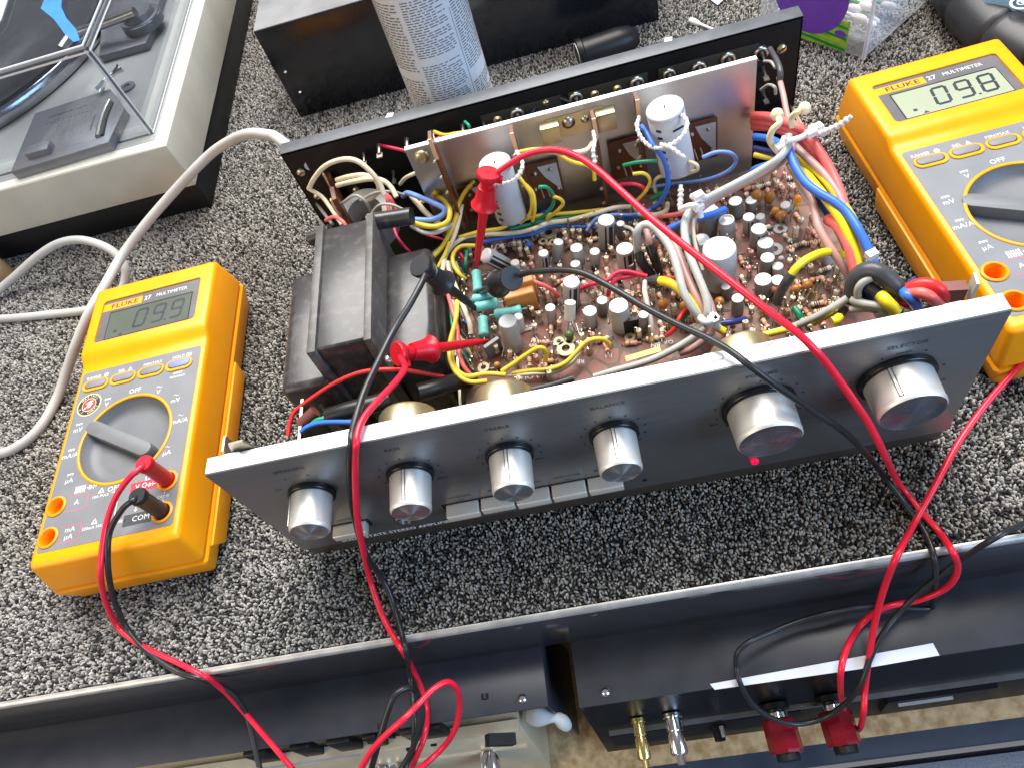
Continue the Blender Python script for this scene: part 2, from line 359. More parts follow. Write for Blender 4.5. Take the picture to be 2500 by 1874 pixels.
def tag(o, label, cat, group=None, kind=None):
    o['label'] = label; o['category'] = cat
    if group: o['group'] = group
    if kind: o['kind'] = kind
    return o
def root(name, loc, label, cat, rz=0.0, group=None):
    o = bpy.data.objects.new(name, None); col.objects.link(o); o.empty_display_size = 0.02
    o.location = Vector(loc) * S; o.rotation_euler = (0, 0, rz); ORG[o] = tuple(loc)
    return tag(o, label, cat, group)
def struct(o): o['kind'] = 'structure'; return o
def inst(ob, name, parent, loc, rz=0.0, rot=None):       # copy sharing mesh data
    c = ob.copy(); c.name = name; col.objects.link(c); c.parent = parent
    pl = ORG.get(parent, (0, 0, 0)); c.location = Vector([loc[i] - pl[i] for i in range(3)]) * S
    c.rotation_euler = rot or (0, 0, rz)
    return c
def circle(r, n=32, cx=0, cy=0): return [(cx + r * math.cos(2 * math.pi * k / n), cy + r * math.sin(2 * math.pi * k / n)) for k in range(n)]
def stadium(L, W, n=8, cx=0, cy=0):
    r = W / 2; a = L / 2 - r; out = []
    for k in range(n + 1): t = -math.pi / 2 + math.pi * k / n; out.append((cx + a + r * math.cos(t), cy + r * math.sin(t)))
    for k in range(n + 1): t = math.pi / 2 + math.pi * k / n; out.append((cx - a + r * math.cos(t), cy + r * math.sin(t)))
    return out
def rrect(x0, x1, y0, y1, r, n=4):
    out = []
    for cx, cy, t0 in ((x1 - r, y0 + r, -90), (x1 - r, y1 - r, 0), (x0 + r, y1 - r, 90), (x0 + r, y0 + r, 180)):
        for k in range(n + 1): t = math.radians(t0 + 90 * k / n); out.append((cx + r * math.cos(t), cy + r * math.sin(t)))
    return out

# ------------------------------------------------------------------ bench top, carpet
EDGE = -50.0
b = MB(); b.box(-700, 900, EDGE, 1000, -4, -0.6, mat('carpet_backing', (0.018, 0.018, 0.02), 0.9)); struct(b.build('carpet'))

def carpet_pile():
    sp = 1.62
    xs = np.arange(-330, 640, sp); ys = np.arange(EDGE + 1.6, 900, sp)
    gx, gy = np.meshgrid(xs, ys); gx = gx + (np.arange(gx.shape[0])[:, None] % 2) * sp * 0.5
    x = gx.ravel() + rng.normal(0, 0.42, gx.size); y = gy.ravel() + rng.normal(0, 0.4, gx.size)
    y = np.maximum(y, EDGE + 1.4)
    c = (np.stack([x, y, np.zeros_like(x)], 1) - CT) @ CR.T
    u = 1250 + F * c[:, 0] / c[:, 2]; v = 937 + F * c[:, 1] / c[:, 2]
    k = (c[:, 2] > 0) & (u > -160) & (u < 2660) & (v > -160) & (v < 2000)
    k &= ~((x > 20) & (x < 318) & (y > 20) & (y < 200)); k &= ~((x < -125) & (y > 345)); k &= ~((x > -30) & (x < 275) & (y > 432))
    x, y = x[k], y[k]; N = len(x)
    far = np.clip((y - 100) / 500, 0, 1)
    L = rng.uniform(0.9, 1.55, N); W = rng.uniform(0.52, 0.78, N); H = rng.uniform(1.0, 2.5, N)
    th = rng.normal(math.pi / 2, 0.75, N); tx = rng.normal(0, 0.55, N); ty = rng.normal(-0.2, 0.55, N)
    n = 4; a = np.arange(n) * 2 * math.pi / n
    V = np.zeros((N, 2 * n + 1, 3))
    for j, (rr, zz) in enumerate(((1.0, -0.6), (0.82, 0.62))):
        lx = np.cos(a)[None] * L[:, None] * rr; ly = np.sin(a)[None] * W[:, None] * rr
        V[:, j * n:(j + 1) * n, 0] = x[:, None] + lx * np.cos(th)[:, None] - ly * np.sin(th)[:, None] + tx[:, None] * (0.6 if j else 0)
        V[:, j * n:(j + 1) * n, 1] = y[:, None] + lx * np.sin(th)[:, None] + ly * np.cos(th)[:, None] + ty[:, None] * (0.6 if j else 0)
        V[:, j * n:(j + 1) * n, 2] = zz if zz < 0 else H[:, None] * zz
    V[:, 2 * n, 0] = x + tx; V[:, 2 * n, 1] = y + ty; V[:, 2 * n, 2] = H
    V[:, :, 1] = np.maximum(V[:, :, 1], EDGE + 0.35)
    q = np.array([(i, (i + 1) % n, n + (i + 1) % n, n + i) for i in range(n)]); t = np.array([(n + i, n + (i + 1) % n, 2 * n) for i in range(n)])
    off = np.arange(N) * (2 * n + 1)
    # one vertex list, quads then triangles per tuft
    lp = np.concatenate([q.ravel(), t.ravel()]); tot = np.array([4] * n + [3] * n)
    loops = (lp[None] + off[:, None]).ravel(); totals = np.tile(tot, N); starts = np.concatenate([[0], np.cumsum(totals)[:-1]])
    me = bpy.data.meshes.new('carpet_pile')
    me.vertices.add(N * (2 * n + 1)); me.vertices.foreach_set('co', (V.reshape(-1, 3) * S).ravel())
    me.loops.add(len(loops)); me.loops.foreach_set('vertex_index', loops.astype(np.int32))
    me.polygons.add(len(totals)); me.polygons.foreach_set('loop_start', starts.astype(np.int32))
    me.polygons.foreach_set('use_smooth', np.ones(len(totals), bool))
    kind = rng.random(N)
    base = np.where(kind < 0.46, rng.uniform(0.27, 0.46, N), np.where(kind < 0.76, rng.uniform(0.13, 0.24, N), rng.uniform(0.025, 0.065, N)))
    tint = np.stack([np.ones(N), np.full(N, 0.945), np.full(N, 0.865)], 1)
    cl = np.ones((N, 2 * n + 1, 4)); cl[:, :, :3] = (base[:, None] * tint)[:, None, :]
    at = me.color_attributes.new('yarn', 'FLOAT_COLOR', 'POINT'); at.data.foreach_set('color', cl.astype(np.float32).ravel())
    me.update(); me.validate()
    m = bpy.data.materials.new('carpet_yarn'); m.use_nodes = True; nt = m.node_tree; bs = nt.nodes['Principled BSDF']
    vc = nt.nodes.new('ShaderNodeVertexColor'); vc.layer_name = 'yarn'; nt.links.new(vc.outputs[0], bs.inputs['Base Color'])
    bs.inputs['Roughness'].default_value = 0.85; bs.inputs['Specular IOR Level'].default_value = 0.25
    me.materials.append(m)
    ob = bpy.data.objects.new('carpet_pile', me); col.objects.link(ob)
    ob['kind'] = 'stuff'; ob['label'] = 'grey salt and pepper loop carpet pile covering the bench top'; ob['category'] = 'carpet'
carpet_pile()

# workbench front: trim and fascia
wb = root('workbench', (100, EDGE - 1, -60), 'black glossy bench front with a bright metal edge strip under the carpet', 'workbench')
b = MB(); b.prism([(-53.2, -0.6), (-52.9, 0.5), (-52.0, 1.5), (-51.0, 1.9), (-49.9, 1.9), (-49.9, 0.5), (-49.9, -0.6)], -700, 900, trim_al, ((0, 0, 0), (0, 1, 0), (0, 0, 1), (1, 0, 0))); b.build('edge_trim', wb)
b = MB(); b.box(-700, 900, -53, -49.4, -50, -0.7, fascia_m); b.build('fascia', wb, bevel=0.5)

# ------------------------------------------------------------------ multimeters
def seven(bld, ch, x, y, h, wd, z, mt, slant=0.12):
    segs = dict(zip('abcdefg', [((0, 1), (1, 1)), ((1, 1), (1, .5)), ((1, .5), (1, 0)), ((0, 0), (1, 0)), ((0, .5), (0, 0)), ((0, 1), (0, .5)), ((0, .5), (1, .5))]))
    on = {'0': 'abcdef', '9': 'abcdfg', '8': 'abcdefg'}[ch]; t = h * 0.062
    for s_ in on:
        (x0, y0), (x1, y1) = segs[s_]
        a = np.array([x0 * wd, y0 * h]); c = np.array([x1 * wd, y1 * h]); d = (c - a) / np.linalg.norm(c - a); nn = np.array([-d[1], d[0]])
        a = a + d * t * 0.7; c = c - d * t * 0.7
        poly = [a - d * t * 0.5, a + nn * -t, c + nn * -t, c + d * t * 0.5, c + nn * t, a + nn * t]
        bld.prism([(x + q[0] + q[1] * slant, y + q[1]) for q in poly], z, z + 0.06, mt)

def meter(loc, rz, label, digits, pale, sticker, bar):
    R = root('multimeter', loc, label, 'multimeter', rz, 'yellow handheld multimeters')
    DC = (45.5, 72.3); JK = [(9.5, 35.2), (9.5, 16.0), (80.0, 36.0), (80.0, 16.6)]; BT = [(15.5, 119), (34.8, 119), (54.4, 119), (74, 119)]
    def own(ob, p=R): ob.parent = p; ORG[ob] = (0, 0, 0); return ob
    cut = []
    c = MB(); c.lathe((DC[0], DC[1], 38.5), (0, 0, 1), [(27.0, 0), (29.4, 3.5), (29.4, 20)], dial_grey, 64); cut.append(c.build('cut', None, origin=(0, 0, 0)))
    c = MB()
    for x, y in JK: c.cyl((x, y, 33), (x, y, 60), 4.9, 4.9, yellow_dk, 28)
    cut.append(c.build('cut', None, origin=(0, 0, 0)))
    c = MB()
    for x, y in BT: c.prism(stadium(15.2, 6.0, 8, x, y), 43.4, 60, btn_grey)
    cut.append(c.build('cut', None, origin=(0, 0, 0)))
    c = MB(); c.prism(rrect(9.2, 82.0, 151.2, 187.5, 2.5), 49.2, 60, bezel); cut.append(c.build('cut', None, origin=(0, 0, 0)))
    vs = [(-2.5, -6.5, 22), (94, -6.5, 22), (94, 204, 22), (-2.5, 204, 22), (0.3, 0, 46), (91, 0, 46), (91, 136.5, 46), (91, 143.5, 50.4), (91, 201, 50.4), (0.3, 201, 50.4), (0.3, 143.5, 50.4), (0.3, 136.5, 46)]
    b = MB(); b.add(vs, [(3, 2, 1, 0), (4, 5, 6, 11), (11, 6, 7, 10), (10, 7, 8, 9), (0, 1, 5, 4), (2, 3, 9, 8), (1, 2, 8, 7, 6, 5), (3, 0, 4, 11, 10, 9)], yellow)
    own(b.build('upper_case', None, origin=(0, 0, 0), bevel=3.2, seg=4, cut=cut))
    b = MB(); b.hull8([(3, -3.5, 2.5), (88.5, -3.5, 2.5), (90, 200, 2.5), (2, 200, 2.5), (-3.1, -7.2, 21.6), (94.8, -7.2, 21.6), (94.8, 204.6, 21.6), (-3.1, 204.6, 21.6)], yellow)
    own(b.build('lower_case', None, origin=(0, 0, 0), bevel=2.6, seg=3))
    for sx, nm in ((1, 'side_rail'), (-1, 'side_rail')):
        x0 = 92.4 if sx > 0 else -4.4
        b = MB(); b.hull8([(x0 - 1.5 * sx, 12, 4.5), (x0 + 3.2 - 1.5 * sx, 12, 4.5), (x0 + 3.2 - 1.5 * sx, 133, 4.5), (x0 - 1.5 * sx, 133, 4.5), (x0 + (0 if sx > 0 else .6), 4, 19.6), (x0 + (3.2 if sx > 0 else 3.6), 4, 19.6), (x0 + (3.2 if sx > 0 else 3.6), 134, 19.6), (x0 + (0 if sx > 0 else .6), 134, 19.6)], yellow)
        own(b.build(nm, None, origin=(0, 0, 0), bevel=0.9, seg=2))
    b = MB(); b.box(30, 86, -2.6, 30, 0, 3.2, black_rub); b.box(20, 76, 150, 190, 0, 3.2, black_rub); own(b.build('foot_pad', None, origin=(0, 0, 0), bevel=0.6))
    b = MB(); b.prism(rrect(4.0, 87.4, 7.6, 130.6, 2.0), 45.9, 46.25, panel_grey)
    pan = own(b.build('front_panel', None, origin=(0, 0, 0), cut=cut[:3]))
    for c in cut: me = c.data; bpy.data.objects.remove(c); bpy.data.meshes.remove(me)
    # dial
    b = MB(); b.lathe((DC[0], DC[1], 38.7), (0, 0, 1), [(0.1, 1.2), (20, 0.6), (25.0, 1.0), (27.2, 2.6), (28.8, 6.6), (29.2, 7.3), (29.3, 5.0)], dial_grey, 64, False, False)
    dl = own(b.build('dial', None, origin=(0, 0, 0)))
    a, c_ = np.array(bar[0]), np.array(bar[1]); d = (c_ - a) / np.linalg.norm(c_ - a); Lb = np.linalg.norm(c_ - a)
    b = MB(); b.prism([(x, y) for x, y in stadium(Lb, 9.4, 6)], 0, 8.2, dial_grey, ((*((a + c_) / 2), 39.0), (*d, 0), (-d[1], d[0], 0), (0, 0, 1)))
    own(b.build('pointer_bar', None, origin=(0, 0, 0), bevel=0.7), dl)
    b = MB(); b.lathe((DC[0], DC[1], 46.0), (0, 0, 1), [(29.3, -1), (29.3, 0.7), (29.8, 1.0), (30.5, 1.0), (31.0, 0.6), (31.0, -0.5)], yellow, 72, False, False); own(b.build('dial_ring', None, origin=(0, 0, 0)))
    for i, (x, y) in enumerate(BT):
        b = MB(); o = stadium(18.4, 8.6, 8, x, y); q = stadium(15.4, 6.2, 8, x, y + 0.5); n = len(o)
        b.add([(*p, 46.2) for p in o] + [(*p, 47.0) for p in o] + [(*p, 47.0) for p in q] + [(*p, 44.0) for p in q],
              [(k + i2 * n, (k + 1) % n + i2 * n, (k + 1) % n + (i2 + 1) * n, k + (i2 + 1) * n) for i2 in range(3) for k in range(n)], yellow)
        fr = own(b.build('button_frame', None, origin=(0, 0, 0)))
        b = MB(); b.prism(stadium(14.6, 5.4, 8, x, y + 0.9), 44, 47.2, btn_blue if i == 3 else btn_grey)
        bt = own(b.build('button', None, origin=(0, 0, 0), bevel=0.5)); 
        if i == 3: bt['label'] = 'blue hold button'
        b = MB(); b.prism(stadium(15.2, 6.0, 8, x, y), 43.5, 43.9, slot_dark); own(b.build('button_slot', None, origin=(0, 0, 0)), fr)
    for x, y in JK:
        b = MB(); b.lathe((x, y, 46), (0, 0, 1), [(6.4, -0.2), (6.4, 0.9), (5.9, 1.3), (5.1, 1.3), (4.8, 0.9), (4.6, -11), (0.1, -11)], yellow_dk, 32, False, False); own(b.build('input_jack', None, origin=(0, 0, 0)))
    # display
    b = MB(); b.prism(rrect(9.4, 81.8, 151.4, 187.3, 2.3), 49.0, 49.5, bezel); disp = own(b.build('display_bezel', None, origin=(0, 0, 0)))
    b = MB(); b.box(15.6, 77.0, 152.6, 176.6, 49.5, 49.62, slot_dark); b.box(16.3, 76.4, 152.8, 175.4, 49.6, 49.75, lcd_light if pale else lcd_dark); own(b.build('display_screen', None, origin=(0, 0, 0)), disp)
    b = MB(); x = 36.0
    for ch in digits: seven(b, ch, x, 157.6, 14.2, 7.6, 49.76, lcd_ink); x += 13.2
    b.box(36 + 13.2 + 9.6, 36 + 13.2 + 10.9, 156.6, 157.9, 49.76, 49.82, lcd_ink); b.box(22.0, 24.2, 157, 159, 49.76, 49.82, lcd_ink); b.prism([(26, 153.4), (29.5, 153.4), (27.7, 155.4)], 49.76, 49.82, lcd_ink)
    own(b.build('display_digits', None, origin=(0, 0, 0)), disp)
    b = MB(); b.prism([(9.4, 178.4), (38.5, 178.4), (38.5, 184.6), (9.4, 184.6)], 49.5, 49.62, gold_print if False else yellow); b.text('FLUKE', 5.6, (25.5, 181.5, 49.63), (1, 0, 0), (0, 1, 0), ink_dark, sx=1.25, bold=.1)
    b.text('27', 5.0, (42.6, 181.6, 49.55), (1, 0, 0), (0, 1, 0), ink_white, bold=0.06); b.text('MULTIMETER', 4.0, (60.5, 181.8, 49.55), (1, 0, 0), (0, 1, 0), ink_white, sx=0.95)
    own(b.build('display_label', None, origin=(0, 0, 0)), disp)
    # printing
    b = MB(); Z = 46.27; X = (1, 0, 0); Y = (0, 1, 0)
    def T(t, s_, x, y, mt=ink_white, **k): b.text(t, s_, (x, y, Z), X, Y, mt, **k)
    T('RANGE', 3.0, 12.5, 125.4); b.ring((21.5, 125.4, Z), (0, 0, 1), 0.9, 1.5, 0.05, ink_white, 16); b.prism(circle(0.6, 10, 21.5, 125.4), Z, Z + .05, ink_white)
    T('REL', 3.0, 32.5, 125.4); b.prism([(37, 124.2), (40, 124.2), (38.5, 127)], Z, Z + .04, ink_white)
    T('MIN/MAX', 3.0, 54.4, 125.4); T('HOLD', 3.0, 72.5, 125.4); b.prism(rrect(78, 81.5, 124.2, 126.6, 0.6), Z, Z + .04, ink_white)
    T('RESET', 2.4, 74, 112.6); T('MIN/MAX', 2.4, 74, 109.8)
    T('OFF', 4.6, 45.5, 106.5); T('OFF', 4.6, 45.5, 38.8)
    for t, x, y, kind in (('V', 62.5, 101.0, '~'), ('mV', 75.5, 91.5, '~'), ('mA/A', 81.0, 75.5, '~'), ('\u00b5A', 76.0, 55.0, '~'), ('V', 27.0, 101.0, '='), ('mV', 10.6, 86.5, '='), ('mA/A', 9.8, 68.5, '='), ('\u00b5A', 13.5, 51.0, '='), ('\u03a9', 66.5, 40.8, '')):
        T(t, 4.4, x, y)
        if kind == '~': b.tube([(x - 2 + 4 * k / 8, y + 3.9 + 0.5 * math.sin(k / 8 * 6.28), Z) for k in range(9)], 0.28, ink_white, 4, 1, False)
        if kind == '=': b.box(x - 2.2, x + 2.2, y + 4.3, y + 4.7, Z, Z + .04, ink_white); [b.box(x - 2.2 + k * 1.6, x - 1.1 + k * 1.6, y + 3.4, y + 3.8, Z, Z + .04, ink_white) for k in range(3)]
    for k in range(6): b.box(19.5 + k * 1.2, 20.1 + k * 1.2, 41.2, 45.6, Z, Z + .04, ink_white)
    b.prism([(28.6, 41.8), (28.6, 45.0), (31.4, 43.4)], Z, Z + .04, ink_white); b.box(31.2, 31.7, 41.8, 45, Z, Z + .04, ink_white); b.box(27, 33.6, 43.2, 43.6, Z, Z + .04, ink_white)
    for y, s_ in ((35.2, ('A',)), (16.0, ('mA', '\u00b5A'))):
        for q in ((16.2, 29.6, y + 4.8, y + 5.2), (16.2, 29.6, y - 5.2, y - 4.8), (29.2, 29.6, y - 5, y + 5)): b.box(*q, Z, Z + .04, ink_pink)
        for k, t in enumerate(s_): T(t, 4.4, 22.5, y + (0 if len(s_) == 1 else 2.4 - 4.4 * k))
        b.prism([(35.5, y + 2.6), (39.5, y + 2.6), (37.5, y + 6)], Z, Z + .03, ink_white); b.prism([(36.5, y + 3.2), (38.5, y + 3.2), (37.5, y + 5)], Z + .03, Z + .05, panel_grey)
        T('10A MAX' if len(s_) == 1 else '320mA MAX', 2.6, 37.5, y + 0.6)
    b.box(44.5, 49.8, 36.3, 36.7, Z, Z + .04, ink_white); b.box(49.4, 49.8, 17, 36.5, Z, Z + .04, ink_white); T('FUSED', 2.4, 54.0, 16.6)
    b.prism([(56.5, 33.2), (73.5, 33.2), (73.5, 41.0 - 1.6), (56.5, 39.4)], Z, Z + .02, red_patch); T('V \u03a9', 4.4, 63.2, 36.2, depth=0.05)
    b.prism([(68.0, 34.8), (68.0, 37.6), (70.4, 36.2)], Z + .02, Z + .06, ink_white); b.box(70.2, 70.6, 34.8, 37.6, Z + .02, Z + .06, ink_white); b.box(66.8, 72.2, 36.0, 36.4, Z + .02, Z + .06, ink_white)
    b.prism([(56.0, 12.6), (73.5, 12.6), (73.5, 19.6), (56.0, 19.6)], Z, Z + .02, com_patch); T('COM', 4.6, 66.8, 16.2, depth=0.05)
    T('MAX CAT III', 2.4, 75.6, 26.4); b.box(78.8, 79.2, 28.4, 30.2, Z, Z + .04, ink_white); b.box(78.8, 79.2, 22.6, 24.6, Z, Z + .04, ink_white); b.box(62.3, 62.7, 21.5, 25.5, Z, Z + .04, ink_white); b.prism([(61.3, 22), (63.7, 22), (62.5, 20.6)], Z, Z + .04, ink_white)
    own(b.build('lettering', None, origin=(0, 0, 0)), pan)
    if sticker:
        b = MB(); cx, cy = 14.2, 104.0
        b.prism(circle(8.3, 40, cx, cy), 46.25, 46.40, gold_print); b.prism(circle(7.5, 40, cx, cy), 46.40, 46.44, ink_dark); b.prism(circle(4.9, 32, cx, cy), 46.44, 46.48, gold_print); b.prism(circle(4.4, 32, cx, cy), 46.48, 46.52, red_patch)
        for word, a0, sgn in (('MARINES', 90, 1), ('U.S. CORPS', 270, -1)):
            n = len(word); st = 17 if n < 9 else 15
            for k, ch in enumerate(word):
                t = math.radians(a0 - sgn * (k - (n - 1) / 2) * st); px, py = cx + 6.2 * math.cos(t), cy + 6.2 * math.sin(t)
                xd = (math.sin(t) * sgn, -math.cos(t) * sgn, 0); yd = (math.cos(t) * sgn, math.sin(t) * sgn, 0)
                b.text(ch, 2.2, (px, py, 46.46), xd, yd, ink_white)
        b.prism(circle(1.7, 16, cx + 0.3, cy - 0.6), 46.52, 46.55, ink_white); b.prism([(cx - 2.6, cy + 1.0), (cx - 0.5, cy + 2.2), (cx + 0.8, cy + 3.0), (cx + 2.9, cy + 2.6), (cx + 1.2, cy + 1.4), (cx - 1, cy + 0.9)], 46.52, 46.56, ink_white)
        b.prism([(cx - 3.2, cy - 2.2), (cx - 2.4, cy - 2.9), (cx + 2.8, cy + 0.4), (cx + 2.4, cy + 1.0)], 46.56, 46.58, ink_white); b.box(cx - 1.2, cx + 1.8, cy - 1.0, cy - 0.6, 46.56, 46.58, ink_dark)
        own(b.build('round_sticker', None, origin=(0, 0, 0)), pan)['label'] = 'round red and black emblem sticker with gold rim'
    return R
meterL = meter((-150.4, 6.6, 0), 0.019, 'yellow multimeter reading 09.9, left of the amplifier, with a round red sticker', '099', False, True, ((17.5, 88.0), (64.5, 59.0)))
meterR = meter((371, 31, 0), 0.036, 'yellow multimeter reading 09.8 behind the amplifier front at the right, no sticker', '098', True, False, ((17.0, 86.0), (66, 58)))

# ------------------------------------------------------------------ amplifier
AMP = root('amplifier', (168, 105, 0), 'opened silver stereo amplifier with exposed circuit board, transformer and coloured wiring', 'amplifier')
W_, ZT, ZB = 337.0, 113.4, 16.0
b = MB(); b.box(0, W_, 0, 8.6, ZB + 2, ZT, alu_face)
front = b.build('front_panel', AMP, bevel=0.6)
b = MB(); b.box(0.5, W_ - .5, 0.6, 8.5, ZT - 0.2, ZT + 0.5, alu_top_lit); top = b.build('panel_top_edge', front, bevel=0.3)
b = MB()
for x in (13, 92, 225, 318): b = MB(); b.prism(stadium(9, 3.6, 6, x, 6.3), ZT + 0.4, ZT + 1.4, alu_top_lit); b.build('panel_tab', front)
for x0 in (56, 210, 236): b = MB(); b.prism([(x0, 2.0), (x0 + 14, 8.4), (x0 + 16, 8.4), (x0 + 3, 1.8)], ZT + 0.4, ZT + 0.62, cap_top_dull); b.build('edge_scuff', front)
b = MB(); b.box(1, W_ - 1, 1.4, 7.5, 7, ZB + 2.2, trim_brown); b.build('panel_plinth', AMP, bevel=0.4)
# lettering
b = MB(); X = (1, 0, 0); Zd = (0, 0, 1)
def FT(t, s_, x, z, mt=ink_grey, **k): b.text(t, s_, (x, -0.15, z), X, Zd, mt, bold=0.03, **k)
for t, x in (('SPEAKERS', 35.2), ('BASS', 84), ('TREBLE', 131.5), ('BALANCE', 179.5), ('VOLUME', 243.2), ('SELECTOR', 300.5)): FT(t, 3.3, x, 103.8)
for t, x, z in (('OFF', 22.5, 88.5), ('A', 30, 96.5), ('B', 41, 96.5), ('MIN', 72, 70), ('MAX', 97, 70), ('MIN', 120, 70), ('MAX', 144, 70), ('L', 168, 70), ('R', 191, 70), ('MIN', 224, 70), ('MAX', 263, 70), ('PHONO', 281, 70), ('AUX', 321, 70), ('TUNER', 300, 98.5)): FT(t, 2.0, x, z)
for cx, r, n in ((84, 14.5, 11), (131.5, 14.5, 11), (179.5, 14.5, 11), (243.2, 19, 11), (300.5, 19, 6)):
    for k in range(n):
        t = math.radians(225 - 270 * k / (n - 1)); b.prism(circle(0.55, 8), 0, 0.05, ink_dark, ((cx + r * math.cos(t), -0.1, 80 + r * math.sin(t)), (1, 0, 0), (0, 0, 1), (0, -1, 0)))
FT('POWER', 2.6, 36.8, 45.6); FT('PHONES', 2.2, 66, 46)
for t, x in (('LOUDNESS', 97.8), ('MODE', 116), ('TAPE MON', 134), ('HIGH FILTER', 152.4), ('MUTING', 170.4)): FT(t, 2.3, x, 47.0); FT('ON', 1.9, x, 43.4)
b.text('SOLID STATE STEREO AMPLIFIER', 4.0, (24, -0.2, 21.2), X, Zd, ink_white, 'LEFT', sx=1.05, bold=.08);
b.build('lettering', front)['kind'] = 'stuff'
# knobs
def knob_parts(kr, sr, depth, dark):
    n = 120 if kr < 12 else 140; bb = MB(); u, v, a = (1, 0, 0), (0, 0, 1), (0, -1, 0)
    b1 = MB(); b1.lathe((0, 0, 0), (0, -1, 0), [(sr, 0), (sr, 2.2), (sr - 0.6, 2.9), (kr, 2.9)], knob_skirt, 48, True, True)
    tp_ = 0.035 * kr; prof = [(kr, 2.8), (kr - tp_ * .6, depth * 0.62), (kr - tp_, depth - 2.6)]
    vs = []; fs = []
    for i, (r, h) in enumerate(prof):
        for k in range(n):
            t = 2 * math.pi * k / n; rr = r * (1.0 if k % 2 == 0 else 0.987)
            vs.append((rr * math.cos(t), -h, rr * math.sin(t)))
    for i in range(len(prof) - 1):
        for k in range(n): fs.append((i * n + k, i * n + (k + 1) % n, (i + 1) * n + (k + 1) % n, (i + 1) * n + k))
    b2 = MB(); b2.add(vs, fs, knob_al); b2.lathe((0, 0, 0), (0, -1, 0), [(kr - tp_, depth - 2.6), (kr - tp_ + 0.15, depth - 2.2), (kr - tp_, depth - 0.8), (kr - tp_ - 0.7, depth)], knob_al, 64, False, False)
    b3 = MB(); b3.lathe((0, 0, 0), (0, -1, 0), [(kr - tp_ - 0.7, depth), (kr - tp_ - 1.2, depth - 0.25), (kr * 0.5, depth + (0.0 if dark else 0.5)), (0.05, depth + (0.2 if dark else 1.3))], knob_cap_dk if dark else knob_cap, 96, False, False)
    b4 = MB(); b4.box(-0.5, 0.5, -depth + 2.2, -3.0, kr - 0.25, kr + 0.4, knob_al); b4.box(-0.95, -0.5, -depth + 2.2, -3.0, kr - 0.3, kr + 0.06, mat('knob_groove', (.16, .15, .14), .5)); b4.box(0.5, 0.95, -depth + 2.2, -3.0, kr - 0.3, kr + 0.06, MATS['knob_groove'])
    return b1, b2, b3, b4
def knob(x, z, src=None, kr=9.7, sr=11.2, depth=20, rot=0.0, dark=False, pointer=True):
    names = ('skirt', 'cap', 'pointer')
    if src is None:
        b1, b2, b3, b4 = knob_parts(kr, sr, depth, dark)
        k = b2.build('knob', AMP, origin=(0, 0, 0)); ORG[k] = (0, 0, 0); ch = [q.build(nm, k) for q, nm in ((b1, 'skirt'), (b3, 'cap'), (b4, 'pointer'))]
    else:
        k = src.copy(); k.name = 'knob'; col.objects.link(k); k.parent = AMP; ORG[k] = (0, 0, 0)
        for c in src.children:
            if not pointer and c.name.startswith('pointer'): continue
            d = c.copy(); col.objects.link(d); d.parent = k
    k.location = Vector((x - 168, -105, z)) * S; k.rotation_euler = (0, rot, 0); return k
k1 = knob(35.2, 80, rot=-1.0)
for x, rt in ((84, 0.0), (131.5, 0.0), (179.5, 0.0)): knob(x, 80, k1, rot=rt)
kb = knob(243.2, 79.5, None, 14.3, 16.2, 18.2, 2.2, True); knob(300.5, 80.5, kb, rot=-0.45)
# buttons
def pbtn(x0, x1, z0, z1, d):
    bb = MB(); bb.box(x0, x1, -d, 2, z0, z1, btn_metal); return bb.build('push_button', AMP, bevel=0.7, seg=3)
b = MB(); b.box(25.6, 47.2, -0.25, 1, 33.8, 41.6, slot_dark); b.box(86.6, 180.4, -0.25, 1, 32.6, 41.2, slot_dark); b.build('button_slot', front)
pbtn(27.4, 45.4, 35.0, 40.4, 6.5)
for i in range(5): pbtn(88.6 + 18.25 * i, 105.6 + 18.25 * i, 34.4, 40.0, 7.2 - 0.6 * (i == 1))
b = MB(); b.lathe((64.5, 0.5, 33), (0, -1, 0), [(5.2, 0), (5.2, 1.4), (4.6, 2.0), (3.4, 2.0), (3.3, -3), (0.1, -3)], steel, 28, False, False); b.build('headphone_jack', AMP)
b = MB(); b.lathe((244.0, 0.5, 24.8), (0, -1, 0), [(1.9, 0), (1.9, 1.4), (1.2, 2.0), (0.1, 2.2)], led_red, 20, False, False); b.build('indicator_lamp', AMP)
b = MB(); b.cyl((189.3, 0.2, 26.4), (189.3, -0.2, 26.4), 1.3, 1.3, slot_dark, 14); b.build('screw_hole', front)
# chassis tray
b = MB(); b.box(16, 322, 8.5, 208, 12, 13.6, chassis_m); b.box(16, 17.4, 8.5, 40, 13.5, 62, chassis_m); b.box(320.6, 322, 8.5, 208, 13.5, 60, chassis_m)
b.box(17.4, 320, 8.8, 10.2, 13.6, 100, chassis_m)
b.prism([(9, 100), (25, 100), (25, 104), (21, 120), (14, 119.5), (9, 104)], 9.2, 10.4, chassis_m, ((0, 0, 0), (1, 0, 0), (0, 0, 1), (0, 1, 0)))
b.box(8.4, 9.6, 9.2, 17, 96, 116, chassis_m)
b.build('chassis', AMP)
bb = MB(); bb.box(27.6, 29.0, 10.4, 52, 13.7, 84, chassis_m); bb.box(29, 40, 10.4, 11.6, 13.7, 70, chassis_m); bb.build('side_bracket', AMP)
for x, y in ((40, 40), (300, 40), (40, 180), (300, 180)):
    bb = MB(); bb.lathe((x, y, 0), (0, 0, 1), [(8, 0), (9.5, 12.1)], black_rub, 24); bb.build('foot', AMP)
bb = MB(); bb.box(321.5, 322.6, 12, 206, 58, 60.4, tag_tan); bb.build('side_lip', AMP)
